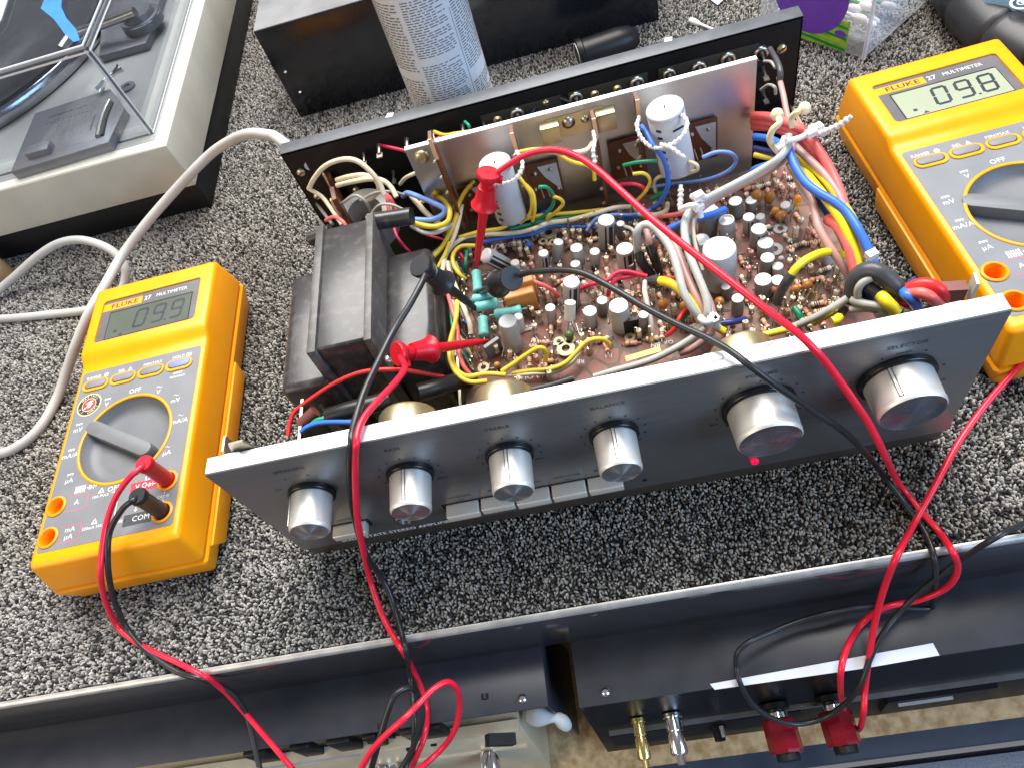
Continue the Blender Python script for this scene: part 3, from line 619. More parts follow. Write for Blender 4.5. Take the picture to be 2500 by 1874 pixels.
# rear panel
RX0, RX1, RY, RZ = 19.0, 323.4, 208.0, 117.0
b = MB(); b.box(RX0, RX1, RY, RY + 1.6, 12, RZ, rear_black)
b.hull8([(RX0, RY, RZ - 1.8), (RX1, RY, RZ - 1.8), (RX1, RY + 9.5, RZ - 1.8), (RX0, RY + 9.5, RZ - 1.8), (RX0, RY, RZ), (RX1, RY, RZ), (RX1, RY + 9.5, RZ + .4), (RX0, RY + 9.5, RZ + .4)], rear_grey)
b.box(RX0, RX0 + 1.4, RY, RY + 9.4, 12, RZ - 1.8, rear_black); b.box(RX1 - 1.4, RX1, RY, RY + 9.4, 12, RZ - 1.8, rear_black)
for x0, x1 in ((140, 188), (192, 238), (244, 300)): b.box(x0, x1, RY - 1.0, RY + .1, 88, 108, mat('rear_insulator', (0.03, 0.028, 0.02), 0.5))
b.build('rear_panel', AMP, bevel=0.4)
bb = MB()
for px, py in ((950, 282), (1630, 97)): q = P(px, py, RZ + .4); bb.prism([(-2.5, -1.5), (2, -2), (3, 1.5), (-1, 2.5)], 0, 0.05, cap_top_dull, ((q[0], q[1], RZ + .35), (1, 0, 0), (0, 1, 0), (0, 0, 1)))
bb.build('chipped_paint', AMP)
def rconn(px, py, r, kind):
    q = PY(px, py, RY - 1.0); q[1] = RY - 0.2; bb = MB(); u = (0, -1, 0)
    if kind == 'ring': bb.lathe(q, u, [(r, 0), (r, 2.2), (r - .6, 2.8), (r * .62, 2.8), (r * .6, 1.0)], steel, 24, False, False); bb.lathe(q, u, [(r * .6, 0), (r * .55, 5), (r * .28, 6), (r * .26, 9)], black_pl, 16); nm = 'phono_socket'
    elif kind == 'screw': bb.lathe(q, u, [(r, 0), (r * .95, 1.2), (r * .5, 1.9)], brass, 16); bb.obox((q[0], q[1] - 2.0, q[2]), ((1, 0, .5), (0, 1, 0), (-.5, 0, 1)), r * .7, .2, .25, slot_dark); nm = 'panel_screw'
    else: bb.cyl(q, (q[0], q[1] - 7, q[2] - 1), r * .5, r * .4, steel, 10); bb.obox((q[0], q[1] - 8, q[2] - 1.5), ((1, 0, 0), (0, 1, 0), (0, 0, 1)), r * .55, 2, .4, tinned); nm = 'solder_terminal'
    bb.build(nm, AMP)
for c in ((1263, 278, 4.2, 'ring'), (1406, 239, 4.2, 'ring'), (1333, 252, 2.2, 'screw'), (1452, 230, 2.6, 'screw'), (1507, 217, 2.6, 'screw'), (1555, 202, 4.2, 'ring'), (1633, 181, 3.8, 'ring'), (1706, 166, 4.2, 'ring'), (1777, 144, 4.2, 'ring'),
          (1857, 129, 4.2, 'ring'), (1908, 120, 2.8, 'screw'), (1862, 168, 2.8, 'term'), (1862, 225, 2.6, 'term'), (925, 356, 3.2, 'term'), (993, 342, 3.6, 'term'), (1058, 322, 3.0, 'term'), (1129, 308, 3.0, 'term'), (1181, 300, 2.0, 'term'), (1215, 293, 2.8, 'screw'), (888, 376, 2.4, 'term'), (735, 422, 2.6, 'screw'), (960, 420, 2.4, 'term'), (870, 465, 2.4, 'screw'), (775, 480, 2.4, 'screw')): rconn(*c)
# heatsink plate
HY = 168.0; hx0, hx1, hz = 100.4, 287.2, 126.7
b = MB(); b.hull8([(hx0 + 1, HY, 22), (hx1, HY, 22), (hx1, HY + 3, 22), (hx0 + 1, HY + 3, 22), (hx0, HY, hz), (hx1, HY, hz), (hx1, HY + 3, hz), (hx0, HY + 3, hz)], heat_al)
heat = b.build('heatsink_plate', AMP, bevel=0.3)
b = MB(); b.box(hx0, hx1, HY + 0.1, HY + 2.9, hz - 0.1, hz + 0.5, heat_edge); b.build('plate_edge', heat)
def onheat(px, py, d=1.0): return PY(px, py, HY - d)
for px, py in ((1328, 440), (1532, 385), (1706, 345), (1170, 490)):
    q = onheat(px, py, 2); bb = MB(); bb.box(q[0] - 10, q[0] + 10, HY - 3.0, HY - 1.4, q[2] - 13, q[2] + 13, tag_brown)
    bb.prism([(-2, 11), (9, 11), (9, -9), (5, -3), (1, 3)], 0, .5, cap_top_dull, ((q[0], HY - 3.0, q[2]), (1, 0, 0), (0, 0, 1), (0, -1, 0)))
    for dx, dz in ((5, 8), (7, -7), (-6, -4), (-4, 7)): bb.lathe((q[0] + dx, HY - 3.2, q[2] + dz), (0, -1, 0), [(1.3, 0), (1.0, 1.2), (.3, 1.6)], tinned, 10)
    for dx in (-3, 0.5): bb.cyl((q[0] + dx, HY - 3, q[2] - 4), (q[0] + dx + 1, HY - 8, q[2] - 8), .5, .4, tinned, 6)
    bb.build('transistor_socket', heat)
for px, py, r in ((1030, 385, 4.2), (1388, 300, 3.6), (1428, 290, 2.4)):
    q = onheat(px, py); bb = MB(); bb.lathe((q[0], HY + .2, q[2]), (0, -1, 0), [(r, 0), (r, 1.5), (r * .7, 2.6), (r * .3, 3.0)], brass if r > 4 else steel, 20); bb.build('plate_screw', heat)
for px, py in ((1342, 313), (1477, 280)):
    q = onheat(px, py); bb = MB(); bb.box(q[0] - 5, q[0] + 5, HY - 6, HY - 5, q[2] - 7, q[2] + 3, brass); bb.box(q[0] - 5, q[0] + 5, HY - 6, HY, q[2] + 3, q[2] + 4, brass); bb.build('plate_bracket', heat, bevel=0.3)
bb = MB(); q = onheat(1410, 300); bb.box(q[0] - 16, q[0] + 14, HY - 1.2, HY - 0.2, q[2] - 7, q[2] + 6, brass); bb.build('bracket_plate', heat)
for px, py, L_ in ((1055, 350, 60), (1253, 335, 40), (1450, 300, 72), (1555, 255, 40)):
    q = onheat(px, py, 10); bb = MB(); bb.hull8([(q[0] - .9, HY - 14, q[2] - L_), (q[0] + .9, HY - 14, q[2] - L_), (q[0] + .9, HY - 4, q[2] - L_), (q[0] - .9, HY - 4, q[2] - L_), (q[0] - .9, HY - 13, q[2] + 4), (q[0] + .9, HY - 13, q[2] + 4), (q[0] + .9, HY - 5, q[2] + 4), (q[0] - .9, HY - 5, q[2] + 4)], tag_brown)
    bb.box(q[0] - 1.0, q[0] + 1.0, HY - 13.6, HY - 12.8, q[2] - 8, q[2] + 5, tag_tan)
    for k in range(int(L_ / 12)): bb.lathe((q[0] - 1, HY - 12, q[2] - 10 - 11 * k), (-1, -.3, 0), [(1.2, 0), (1.0, 1.4), (.3, 2)], tinned, 8)
    bb.build('terminal_strip', AMP)
# main filter capacitors
def bigcap(t, bt, y, r):
    T = PY(*t, y); Bt = PY(*bt, y); bb = MB(); ax = T - Bt; L_ = np.linalg.norm(ax)
    bb.lathe(Bt, ax, [(r * .8, 0), (r, 1.5), (r, L_ - 3.4), (r * .94, L_ - 2.8), (r, L_ - 2.2), (r, L_ - .6), (r * .93, L_), (r * .5, L_ - .3), (.1, L_ - .2)], cap_light, 36, True, False)
    c = bb.build('filter_capacitor', AMP); ax = ax / L_; u = np.array([1.0, 0, 0])
    bb = MB(); bb.lathe(T - ax * .15, ax, [(r * .9, 0), (r * .6, .05), (.1, .1)], cap_top, 32, False, False); bb.lathe(T, ax, [(.5, 0), (.3, 1.2)], slot_dark, 8); bb.build('cap_top', c)
    bb = MB()
    for k in range(7): q = Bt + ax * (6 + k * 4.6) + np.array([-r * .62, -r * .80, 0]); bb.obox(q, ((.79, -.6, 0), (.6, .79, 0), (0, 0, 1)), 1.3, .12, .7, ink_dark)
    q = T - ax * 8 + np.array([r * .4, -r * .93, 0]); bb.obox(q, ((.92, .39, 0), (-.39, .92, 0), (0, 0, 1)), 3.0, .12, .6, ink_dark); bb.build('cap_print', c)
    return c
bigcap((1207, 397), (1250, 530), 147, 8.6); bigcap((1622, 262), (1655, 412), 147, 9.4)
# transformer
TR = None
b = MB(); b.hull8([(38, 66, 15), (74, 66, 15), (74, 150, 15), (38, 150, 15), (44, 64, 104.5), (72.5, 64, 104.5), (72.5, 149, 104.5), (44, 149, 104.5)], trans_m)
TR = b.build('transformer', AMP, bevel=1.6, seg=3)
for x0, x1 in ((40.5, 45), (70.2, 74.2)):
    bb = MB(); bb.hull8([(x0 - 4, 63, 15), (x1 - 1, 63, 15), (x1 - 1, 152, 15), (x0 - 4, 152, 15), (x0, 62, 106.2), (x1, 62, 106.2), (x1, 151, 106.2), (x0, 151, 106.2)], trans_edge); bb.build('frame_flange', TR, bevel=0.5)
bb = MB(); bb.hull8([(14, 58, 15), (42, 58, 15), (42, 146, 15), (14, 146, 15), (15, 58, 85), (43, 58, 85), (43, 140, 85), (15, 140, 85)], trans_m); bb.build('bell_cover', TR, bevel=5, seg=4)
bb = MB(); bb.hull8([(72, 60, 15), (101, 60, 15), (101, 140, 15), (72, 140, 15), (72, 66, 85), (100, 66, 85), (100, 139, 85), (72, 139, 85)], trans_m); bb.build('bell_cover', TR, bevel=5, seg=4)
bb = MB(); bb.hull8([(73, 120, 15), (97, 120, 15), (97, 146, 15), (73, 146, 15), (73, 120, 74), (95, 120, 74), (95, 142, 74), (73, 142, 74)], trans_m); bb.build('coil_winding', TR, bevel=6, seg=4)
bb = MB(); bb.box(103.4, 104.8, 44, 150, 13.6, 57, chassis_m); bb.build('divider_plate', AMP)
bb = MB(); bb.lathe((33, 67, 15), (0, 0, 1), [(10, 0), (10, 52), (8, 58), (3, 60)], trans_m, 20); bb.build('coil_end', TR)
bb = MB(); q = P(955, 795, 86); bb.lathe((q[0] - 4, 66, q[2] - 4), (0, -1, 0), [(4.6, 0), (4.6, 2.5), (3.8, 3.2)], steel, 6); bb.lathe((q[0] + 2.5, 64, q[2] - 4), (1, -.3, 0), [(2.2, 0), (2.0, 6)], steel, 12); bb.build('mounting_bolt', TR)
A_ = P(925, 540, 99); B_ = P(1006, 528, 99); bb = MB(); bb.cyl(A_ - (B_ - A_) * .3, B_, 5.0, 5.0, trans_m, 20, mtcap=slot_dark); bb.build('insulating_sleeve', AMP)
A_ = P(757, 585, 92); bb = MB(); bb.cyl(A_, A_ + np.array([14, 0, 2]), 4.2, 4.2, trans_m, 16); bb.build('insulating_sleeve', AMP)
# selector ring behind transformer
q = P(880, 500, 84); bb = MB(); bb.ring((q[0], q[1] + 2, 62), (0.05, -0.25, 1), 11, 17, 18, mat('toroid_grey', (0.42, 0.40, 0.37), 0.5, dust=.2), 36); bb.build('fuse_holder', AMP)
for px, py, z in ((840, 520, 84), (828, 470, 80)):
    q = P(px, py, z); bb = MB(); bb.obox(q, ((1, .2, 0), (-.2, 1, .1), (0, 0, 1)), 1.2, 5, 16, tag_brown); bb.box(q[0] - 1.6, q[0] - .8, q[1] - 6, q[1] - 4, 66, 100, tag_tan); bb.build('terminal_strip', AMP)
# potentiometers behind the panel
for x, y0 in ((84, 30), (131.5, 31), (243.2, 29)):
    bb = MB(); bb.lathe((x, 10.2, 80), (0, 1, 0), [(6, 0), (6, 2), (14.5, 2.1), (14.8, 3), (14.8, y0 - 11), (14.0, y0 - 9.6), (5, y0 - 9)], brass, 40); bb.box(x - 3, x + 3, 11, 13.4, 93, 96.5, brass); bb.box(x - 12, x + 12, 13.6, 15, 66, 90, tag_brown); bb.build('potentiometer', AMP)
bb = MB(); bb.box(66, 76, 12, 20, 84, 90, cap_cream); bb.box(56, 62, 11, 16, 80, 87, cap_cream); bb.build('switch_body', AMP)

# ------------------------------------------------------------------ circuit board
BZ = 60.0
b = MB(); b.box(108, 312, 38, 163, BZ - 1.6, BZ, board_m); board = b.build('circuit_board', AMP, bevel=0.2)
b = MB()
def BT(t, s_, px, py, sc=1.0): q = P(px, py, BZ); b.text(t, s_, (q[0], q[1], BZ + .05), (-1, .12, 0), (-.12, -1, 0), ink_white, sx=sc)
BT('UA8001', 5.6, 1243, 597, 1.25); BT('JE', 3, 1306, 585); BT('1L', 3, 1362, 572); BT('RE', 3.4, 1418, 882); BT('IN', 3.4, 1486, 868); BT('BN', 3.4, 1600, 842); BT('OR', 3.4, 1632, 835)
BT('R51', 3.0, 1285, 897); BT('TO-R', 3.2, 1260, 878); BT('100-OUT', 4.2, 1300, 918); BT('D10', 3.0, 1288, 798); BT('M', 3.6, 1898, 448); BT('G', 3.2, 1928, 448); BT('E', 3.4, 1922, 775); BT('C5', 3.0, 1955, 690); BT('81', 3, 2030, 700); BT('L 16', 3, 2045, 690); BT('J3', 2.6, 1395, 790); BT('W4', 3, 1650, 628); BT('D8', 3, 1665, 655); BT('VR', 3, 1880, 570)
b.build('silkscreen', board)['kind'] = 'stuff'
# trace copper look: pads and eyelets
b = MB()
for px, py, r in ((1341, 574, 5.2), (1328, 596, 2.8), (1352, 598, 2.6), (1383, 856, 4.8), (1366, 839, 2.8), (1394, 834, 2.8), (1183, 902, 3.2), (1538, 825, 2.8), (1890, 610, 4.4), (1905, 560, 3.6)):
    q = P(px, py, BZ); bb = MB(); bb.ring((q[0], q[1], BZ + (1.8 if r > 2.5 and px < 1400 else 0)), (0, 0, 1), r * .45, r, .6, pad_m if px < 1600 else cap_top_dull, 20); bb.build('solder_eyelet', board)
for a_, c_ in (((1338, 580), (1330, 592)), ((1385, 848), (1378, 838)), ((1390, 845), (1393, 837))):
    q, q2 = P(*a_, BZ + .3), P(*c_, BZ + .3); b.tube([q, q2], 1.1, pad_m, 6, 1, False)
b.build('copper_link', board)
# electrolytic capacitors : top pixel, base pixel, radius, finish
def ecap(t, bs, r, fin='g'):
    B0 = P(*bs, BZ); best = None
    for h in np.arange(4, 34, .5):
        T = P(*t, BZ + h); d = np.linalg.norm((T - B0)[:2])
        if best is None or d < best[0]: best = (d, h, T)
    T = best[2].copy(); d = (T - B0)[:2]; m = np.linalg.norm(d)
    if m > 3.5: T[:2] = B0[:2] + d * 3.5 / m
    if t[0] == 1185: T = best[2]
    sl = {'g': cap_sleeve, 'd': mat('capacitor_sleeve_dark', (0.21, 0.20, 0.19), .42, var=.1, dust=.25), 'w': cap_light, 'c': cap_cream, 's': cap_sleeve, 'p': cap_sleeve, 'r': cap_light}[fin]
    tp = {'p': cap_top_dull, 'c': cap_cream}.get(fin, cap_top)
    ax = T - B0; L_ = np.linalg.norm(ax); n = 24
    bb = MB(); bb.lathe(B0, ax, [(r * .94, 0), (r, .8), (r, L_ - 1.4), (r * .93, L_ - .35)], sl, n, True, False)
    bb.lathe(B0, ax, [(r * .95, L_ - 1.0), (r * .93, L_ - .2), (r * .82, L_)] + ([(r * .7, L_ - 1.2), (.1, L_ - 1.3)] if fin == 'r' else [(r * .6, L_ + .05), (.1, L_ + .06)]), tp, n, False, False)
    if fin in 's':
        u, v, a = frame(ax)
        f = np.array([0.35, -1, 0]); f = f - a * np.dot(f, a); f /= np.linalg.norm(f); sd = np.cross(a, f)
        for off, wd, mt in ((0.05, .26, cap_stripe), (-.55, .10, cap_stripe), (.62, .12, cap_stripe)):
            t0 = math.asin(off); fs = []; vs = []
            for hh in (1.2, L_ - 1.6):
                for k in range(5):
                    tt = t0 + (k - 2) * wd / 2; vs.append(B0 + a * hh + (f * math.cos(tt) + sd * math.sin(tt)) * (r + .06))
            bb.add(vs, [(k, k + 1, k + 6, k + 5) for k in range(4)], mt)
    o = bb.build('capacitor', board)
for c in [((1366, 589), (1359, 634), 2.9, 'g'), ((1326, 617), (1331, 655), 3.0, 's'), ((1407, 604), (1413, 640), 3.6), ((1404, 643), (1409, 664), 2.9), ((1257, 640), (1262, 668), 2.6, 'c'), ((1185, 623), (1238, 650), 4.6, 's'),
          ((1398, 686), (1394, 748), 4.5, 's'), ((1343, 750), (1350, 788), 2.8), ((1239, 783), (1255, 850), 4.9, 'p'), ((1265, 772), (1271, 806), 2.6, 'c'), ((1480, 536), (1482, 600), 4.7, 's'), ((1515, 545), (1516, 578), 2.4, 'd'),
          ((1452, 613), (1453, 645), 2.9), ((1525, 606), (1531, 655), 4.7, 's'), ((1538, 643), (1538, 664), 2.2, 'd'), ((1470, 732), (1471, 764), 2.9, 'd'), ((1510, 745), (1518, 800), 5.0), ((1440, 758), (1443, 792), 3.7), ((1571, 767), (1570, 805), 2.6, 'd'),
          ((1734, 515), (1728, 565), 5.2, 'd'), ((1773, 536), (1777, 578), 4.3, 'r'), ((1795, 490), (1798, 524), 3.8, 'd'), ((1834, 488), (1836, 512), 3.2, 'd'), ((1828, 529), (1828, 564), 3.2, 's'), ((1856, 528), (1858, 545), 2.6, 'p'), ((1853, 558), (1850, 596), 4.2, 's'),
          ((1869, 592), (1868, 620), 4.2), ((1874, 628), (1871, 662), 3.6, 'd'), ((1899, 649), (1901, 674), 2.9, 'p'), ((1863, 681), (1864, 718), 4.3, 'd'), ((1899, 683), (1896, 712), 3.4), ((1756, 605), (1757, 690), 8.3, 'w'), ((1712, 584), (1714, 620), 4.4), ((1772, 698), (1776, 726), 2.6, 'd'),
          ((1801, 727), (1800, 764), 3.0, 'd'), ((1917, 500), (1919, 512), 2.9, 'p'), ((2018, 616), (2020, 640), 3.0, 'p'), ((1684, 545), (1688, 570), 3.0, 'g')]: ecap(*c)
# axial polystyrene capacitor and film blocks
q = P(1392, 738, BZ + 18); q2 = P(1391, 778, BZ + 9); bb = MB(); bb.cyl(q2, q, 2.9, 2.9, cap_cream, 18); bb.cyl(q2, P(1386, 805, BZ), .3, .3, tinned, 6); bb.cyl(q2, P(1404, 808, BZ), .3, .3, tinned, 6); bb.build('axial_capacitor', board)
for a_, c_, z in (((1230, 728), (1304, 708), 15), ((1238, 697), (1302, 679), 18)):
    A_, C_ = P(*a_, BZ + z), P(*c_, BZ + z); d = (C_ - A_); L_ = np.linalg.norm(d); d /= L_; e = np.cross((0, 0, 1), d); c = (A_ + C_) / 2; c[2] = BZ + z / 2 + .6
    bb = MB(); bb.obox(c + e * 1.4, (d, e, (0, 0, 1)), L_ / 2, 3.3, z / 2, film_m); bb.build('film_capacitor', board, bevel=1.2, seg=3)
def blob(px, py, r, h, z, mt, nm='mylar_capacitor'):
    q = P(px, py, BZ + z); bb = MB(); bb.lathe((q[0], q[1], BZ + z - h / 2), (.1, -.15, 1), [(r * .35, 0), (r * .8, h * .15), (r, h * .45), (r * .95, h * .7), (r * .6, h * .95), (r * .2, h)], mt, 14)
    for dx in (-r * .5, r * .5): bb.cyl((q[0] + dx, q[1], BZ + z - h / 2 + 1), (q[0] + dx, q[1], BZ), .3, .3, tinned, 6)
    o = bb.build(nm, board)
    return o
for a_ in [(1845, 479, 3.2, 9, 7, mylar_m), (1877, 481, 3.0, 8, 6, mylar_m), (1891, 515, 2.2, 5, 4, mylar_or), (1905, 526, 3.2, 6, 4, mylar_m), (1969, 698, 2.7, 7, 5, mylar_m), (1939, 707, 2.5, 7, 5, mylar_m), (1889, 705, 2.2, 4, 6, salmon), (1754, 736, 2.5, 6, 5, mylar_or),
           (1617, 740, 2.9, 6, 6, mylar_or), (1668, 746, 2.3, 6, 5, mylar_or), (1640, 787, 2.0, 4.5, 3.5, mylar_or), (1572, 525, 3.0, 7, 5, mylar_or), (1668, 512, 2.6, 8, 6, mylar_or), (1680, 560, 2.4, 8, 6, mylar_m), (1388, 816, 2.5, 5, 5, green_m), (1512, 684, 1.8, 4.5, 4, black_pl), (1450, 655, 1.8, 4.5, 4, black_pl), (1213, 890, 1.8, 4, 3, mylar_or), (1290, 597, 2.0, 4, 5, WC['blue']), (1906, 632, 1.6, 3.5, 3, cap_top_dull), (1978, 622, 1.7, 4, 4, band_r)]: blob(*a_)
q = P(1945, 492, BZ + 6); bb = MB(); bb.lathe((q[0], q[1], BZ + 2.5), (.1, 0, 1), [(.5, 0), (1.9, 2), (2.0, 4)], band_y, 12); bb.lathe((q[0] + .4, q[1], BZ + 6.5), (.1, 0, 1), [(2.0, 0), (1.7, 2.5), (.5, 3.5)], band_o, 12)
for dx in (-1, 1): bb.cyl((q[0] + dx * .5, q[1], BZ + 3), (q[0] + dx * 1.6, q[1] - 1, BZ), .4, .4, band_y, 6)
bb.build('tantalum_capacitor', board)
# teal wirewound resistors
for a_, c_, z, r in (((1163, 664), (1167, 714), 8, 2.8), ((1154, 731), (1213, 721), 9, 2.5), ((1160, 751), (1216, 739), 10, 2.7), ((1208, 768), (1273, 755), 8, 2.7), ((1178, 776), (1182, 822), 7, 2.9)):
    A_, C_ = P(*a_, BZ + z), P(*c_, BZ + z); d = C_ - A_; L_ = np.linalg.norm(d); bb = MB()
    bb.lathe(A_, d, [(.4, -3), (.4, 0), (r * .8, 0), (r * 1.05, .8), (r * 1.05, 2.2), (r * .94, 3.2), (r * .94, L_ - 3.2), (r * 1.05, L_ - 2.2), (r * 1.05, L_ - .8), (r * .8, L_), (.4, L_), (.4, L_ + 3)], res_teal, 18)
    e = d / L_
    for p_ in (A_ - e * 2.6, C_ + e * 2.6): bb.cyl(p_, (p_[0], p_[1], BZ), .4, .4, tinned, 6)
    bb.build('power_resistor', board)
# small resistors: a few shared meshes, copied over the board
def res_mesh(body, bands, r=1.3, L_=6.6, stand=False):
    bb = MB(); bb.lathe((-L_ / 2, 0, 0), (1, 0, 0), [(.5, 0), (r, .5), (r * 1.05, 1.1), (r * .9, 1.7), (r * .9, L_ - 1.7), (r * 1.05, L_ - 1.1), (r, L_ - .5), (.5, L_)], body, 10)
    for k, mt in enumerate(bands): x = -L_ / 2 + 1.3 + k * 1.05; bb.lathe((x, 0, 0), (1, 0, 0), [(r * 1.02, 0), (r * 1.02, .5)], mt, 10, False, False)
    if stand: bb.tube([(L_ / 2, 0, 0), (L_ / 2 + .9, .4, 0), (L_ / 2 + .9, 1.6, 0), (L_ / 2, 2.0, 0), (-L_ / 2 - 2, 2.0, 0)], .26, tinned, 5, 3); bb.cyl((-L_ / 2 - 2, 0, 0), (-L_ / 2, 0, 0), .26, .26, tinned, 5)
    else:
        for s_ in (-1, 1): bb.tube([(s_ * L_ / 2, 0, 0), (s_ * (L_ / 2 + 1.4), 0, 0), (s_ * (L_ / 2 + 1.7), 0, -.5), (s_ * (L_ / 2 + 1.7), 0, -2.2)], .26, tinned, 5, 3)
    o = bb.build('resistor', None, origin=(0, 0, 0)); return o
protos = [res_mesh(m_, bd, stand=st) for m_, bd, st in ((res_tan, (band_r, band_b, band_o), 0), (res_cream, (band_b, band_k, band_r), 0), (res_pink, (band_y, band_r), 0), (res_tan, (band_y, band_g, band_k), 1), (res_cream, (band_o, band_r, band_b), 1), (res_pink, (band_g, band_b), 1), (res_cream, (band_r, band_y), 1))]
BO = ORG[board]
used = []
def place_res(i, x, y, z, rz, tilt=0.0):
    o = protos[i].copy(); o.name = 'resistor'; col.objects.link(o); o.parent = board
    o.location = Vector((x - BO[0], y - BO[1], z - BO[2])) * S; o.rotation_euler = (0, tilt, rz)
occ = []
for o in list(board.children):
    if o.type == 'MESH' and o.name.split('.')[0] in ('capacitor', 'mylar_capacitor', 'film_capacitor', 'power_resistor', 'tantalum_capacitor', 'axial_capacitor'):
        a = np.array([v.co[:] for v in o.data.vertices]) / S + np.array(ORG[o]); occ.append((a[:, 0].min(), a[:, 0].max(), a[:, 1].min(), a[:, 1].max()))
for px, py, r in ((1341, 574, 6), (1328, 596, 4), (1352, 598, 4), (1383, 856, 6.5), (1366, 839, 4), (1394, 834, 4), (1183, 902, 4), (1538, 825, 4), (1890, 610, 6), (1905, 560, 5)):
    q = P(px, py, BZ); occ.append((q[0] - r + 2, q[0] + r - 2, q[1] - r + 2, q[1] + r - 2))
q = P(1243, 597, BZ); occ.append((q[0] - 14, q[0] + 14, q[1] - 2, q[1] + 1)); q = P(1540, 872, BZ); occ.append((q[0] - 34, q[0] + 30, q[1] - 10, q[1] + 3))
rr = random.Random(11); cnt = 0
for y in np.arange(48, 158, 6.2):
    for x in np.arange(118, 308, 5.0):
        xx, yy = x + rr.uniform(-1.6, 1.6), y + rr.uniform(-1.6, 1.6)
        if rr.random() < 0.10 or cnt > 295: continue
        if yy < 60 and xx < 240 and rr.random() < .6: continue
        if xx < 124 and rr.random() < .5: continue
        if any(a - 2.2 < xx < c + 2.2 and d - 2.4 < yy < e + 2.4 for a, c, d, e in occ): continue
        i = rr.randrange(7); cnt += 1
        if i >= 3: place_res(i, xx, yy, BZ + 5.2, rr.uniform(-.6, .6) + (math.pi / 2 if rr.random() < .4 else 0), -math.pi / 2 + rr.uniform(-.25, .25))
        else: place_res(i, xx, yy, BZ + 1.6, math.pi / 2 + rr.uniform(-.25, .25) if rr.random() < .72 else rr.uniform(-.2, .2))
for o in protos: bpy.data.objects.remove(o)
# jumper links, clipped leads and part marks too small to pick apart
b = MB(); r3 = random.Random(5)
for k in range(430):
    x, y = r3.uniform(116, 309), r3.uniform(50, 160)
    if y < 62 and x < 235: continue
    t = r3.random()
    if t < .38:
        h = r3.uniform(3, 9); b.cyl((x, y, BZ), (x + r3.uniform(-1, 1), y + r3.uniform(-1, 1), BZ + h), .34, .28, tinned, 5)
    elif t < .62:
        a = r3.choice((0, 0, 1.57)) + r3.uniform(-.3, .3); l = r3.uniform(4, 9); dx, dy = l * math.sin(a) / 2, l * math.cos(a) / 2; b.tube([(x - dx, y - dy, BZ), (x - dx, y - dy, BZ + 1), (x + dx, y + dy, BZ + 1), (x + dx, y + dy, BZ)], .3, tinned if t < .54 else WC['white'], 5, 1, False)
    elif t < .74: a = r3.uniform(0, 6.28); b.obox((x, y, BZ + .06), ((math.cos(a), math.sin(a), 0), (-math.sin(a), math.cos(a), 0), (0, 0, 1)), .05, r3.uniform(.8, 1.8), .25, ink_white)
    else: b.lathe((x, y, BZ), (0, 0, 1), [(1.2, 0), (1.0, .5), (.4, 1.3)], tinned, 8)
b.build('clipped_lead', board)['kind'] = 'stuff'
# soldered pins and transistor cans
def pin_mesh():
    bb = MB(); bb.cyl((0, 0, 0), (-1.2, .5, 13), .8, .5, tinned, 6); bb.lathe((0, 0, 0), (0, 0, 1), [(2.2, 0), (1.9, 1.2), (1.1, 3.4), (.8, 5)], brass, 10); return bb.build('wire_pin', None, origin=(0, 0, 0))
pp = pin_mesh()
PINS = [(1440, 860), (1487, 845), (1333, 882), (1590, 830), (1640, 800), (1990, 735), (1945, 750), (1960, 748), (1917, 765), (1300, 605), (1390, 578), (1425, 565), (1468, 552), (1545, 545), (1640, 500), (1660, 490), (1708, 478), (1765, 520), (1870, 770), (1350, 870), (2035, 690), (1520, 560), (1562, 540), (1955, 470), (1985, 725)]
for px, py in PINS:
    q = P(px, py, BZ); o = pp.copy(); o.name = 'wire_pin'; col.objects.link(o); o.parent = board; o.location = Vector((q[0] - BO[0], q[1] - BO[1], BZ - BO[2])) * S; o.rotation_euler = (rr.uniform(-.15, .15), rr.uniform(-.15, .15), rr.uniform(0, 6))
for k in range(34):
    q = P(1128 + k * .9 + rr.uniform(-4, 4), 620 + k * 8.6, BZ); o = pp.copy(); o.name = 'wire_pin'; col.objects.link(o); o.parent = board; o.location = Vector((q[0] - BO[0] - 1, q[1] - BO[1], BZ - BO[2])) * S; o.rotation_euler = (rr.uniform(-.2, .2), rr.uniform(-.5, 0), rr.uniform(0, 6)); o.scale = (1, 1, .7)
bpy.data.objects.remove(pp)
for px, py, rz in ((1205, 850, .5), (1180, 575, 1.2), (1545, 795, 0)):
    q = P(px, py, BZ + 5); bb = MB(); c, s_ = math.cos(rz), math.sin(rz); bb.obox((q[0], q[1], BZ + 5), ((c, s_, 0), (-s_, c, 0), (0, 0, 1)), 4.6, 1.0, 5.5, mat('fin_grey', (.20, .19, .18), .45, .2) if px < 1500 else black_pl); bb.build('heat_fin', board)
b = MB(); q = P(1600, 858, BZ); q2 = P(1540, 870, BZ); b.prism([(-9, -1.6), (9, -1.6), (9, 1.6), (-9, 1.6)], 0, .15, board_strip, ((*((q + q2) / 2)[:2], BZ + .02), (1, .1, 0), (-.1, 1, 0), (0, 0, 1))); b.build('label_strip', board)

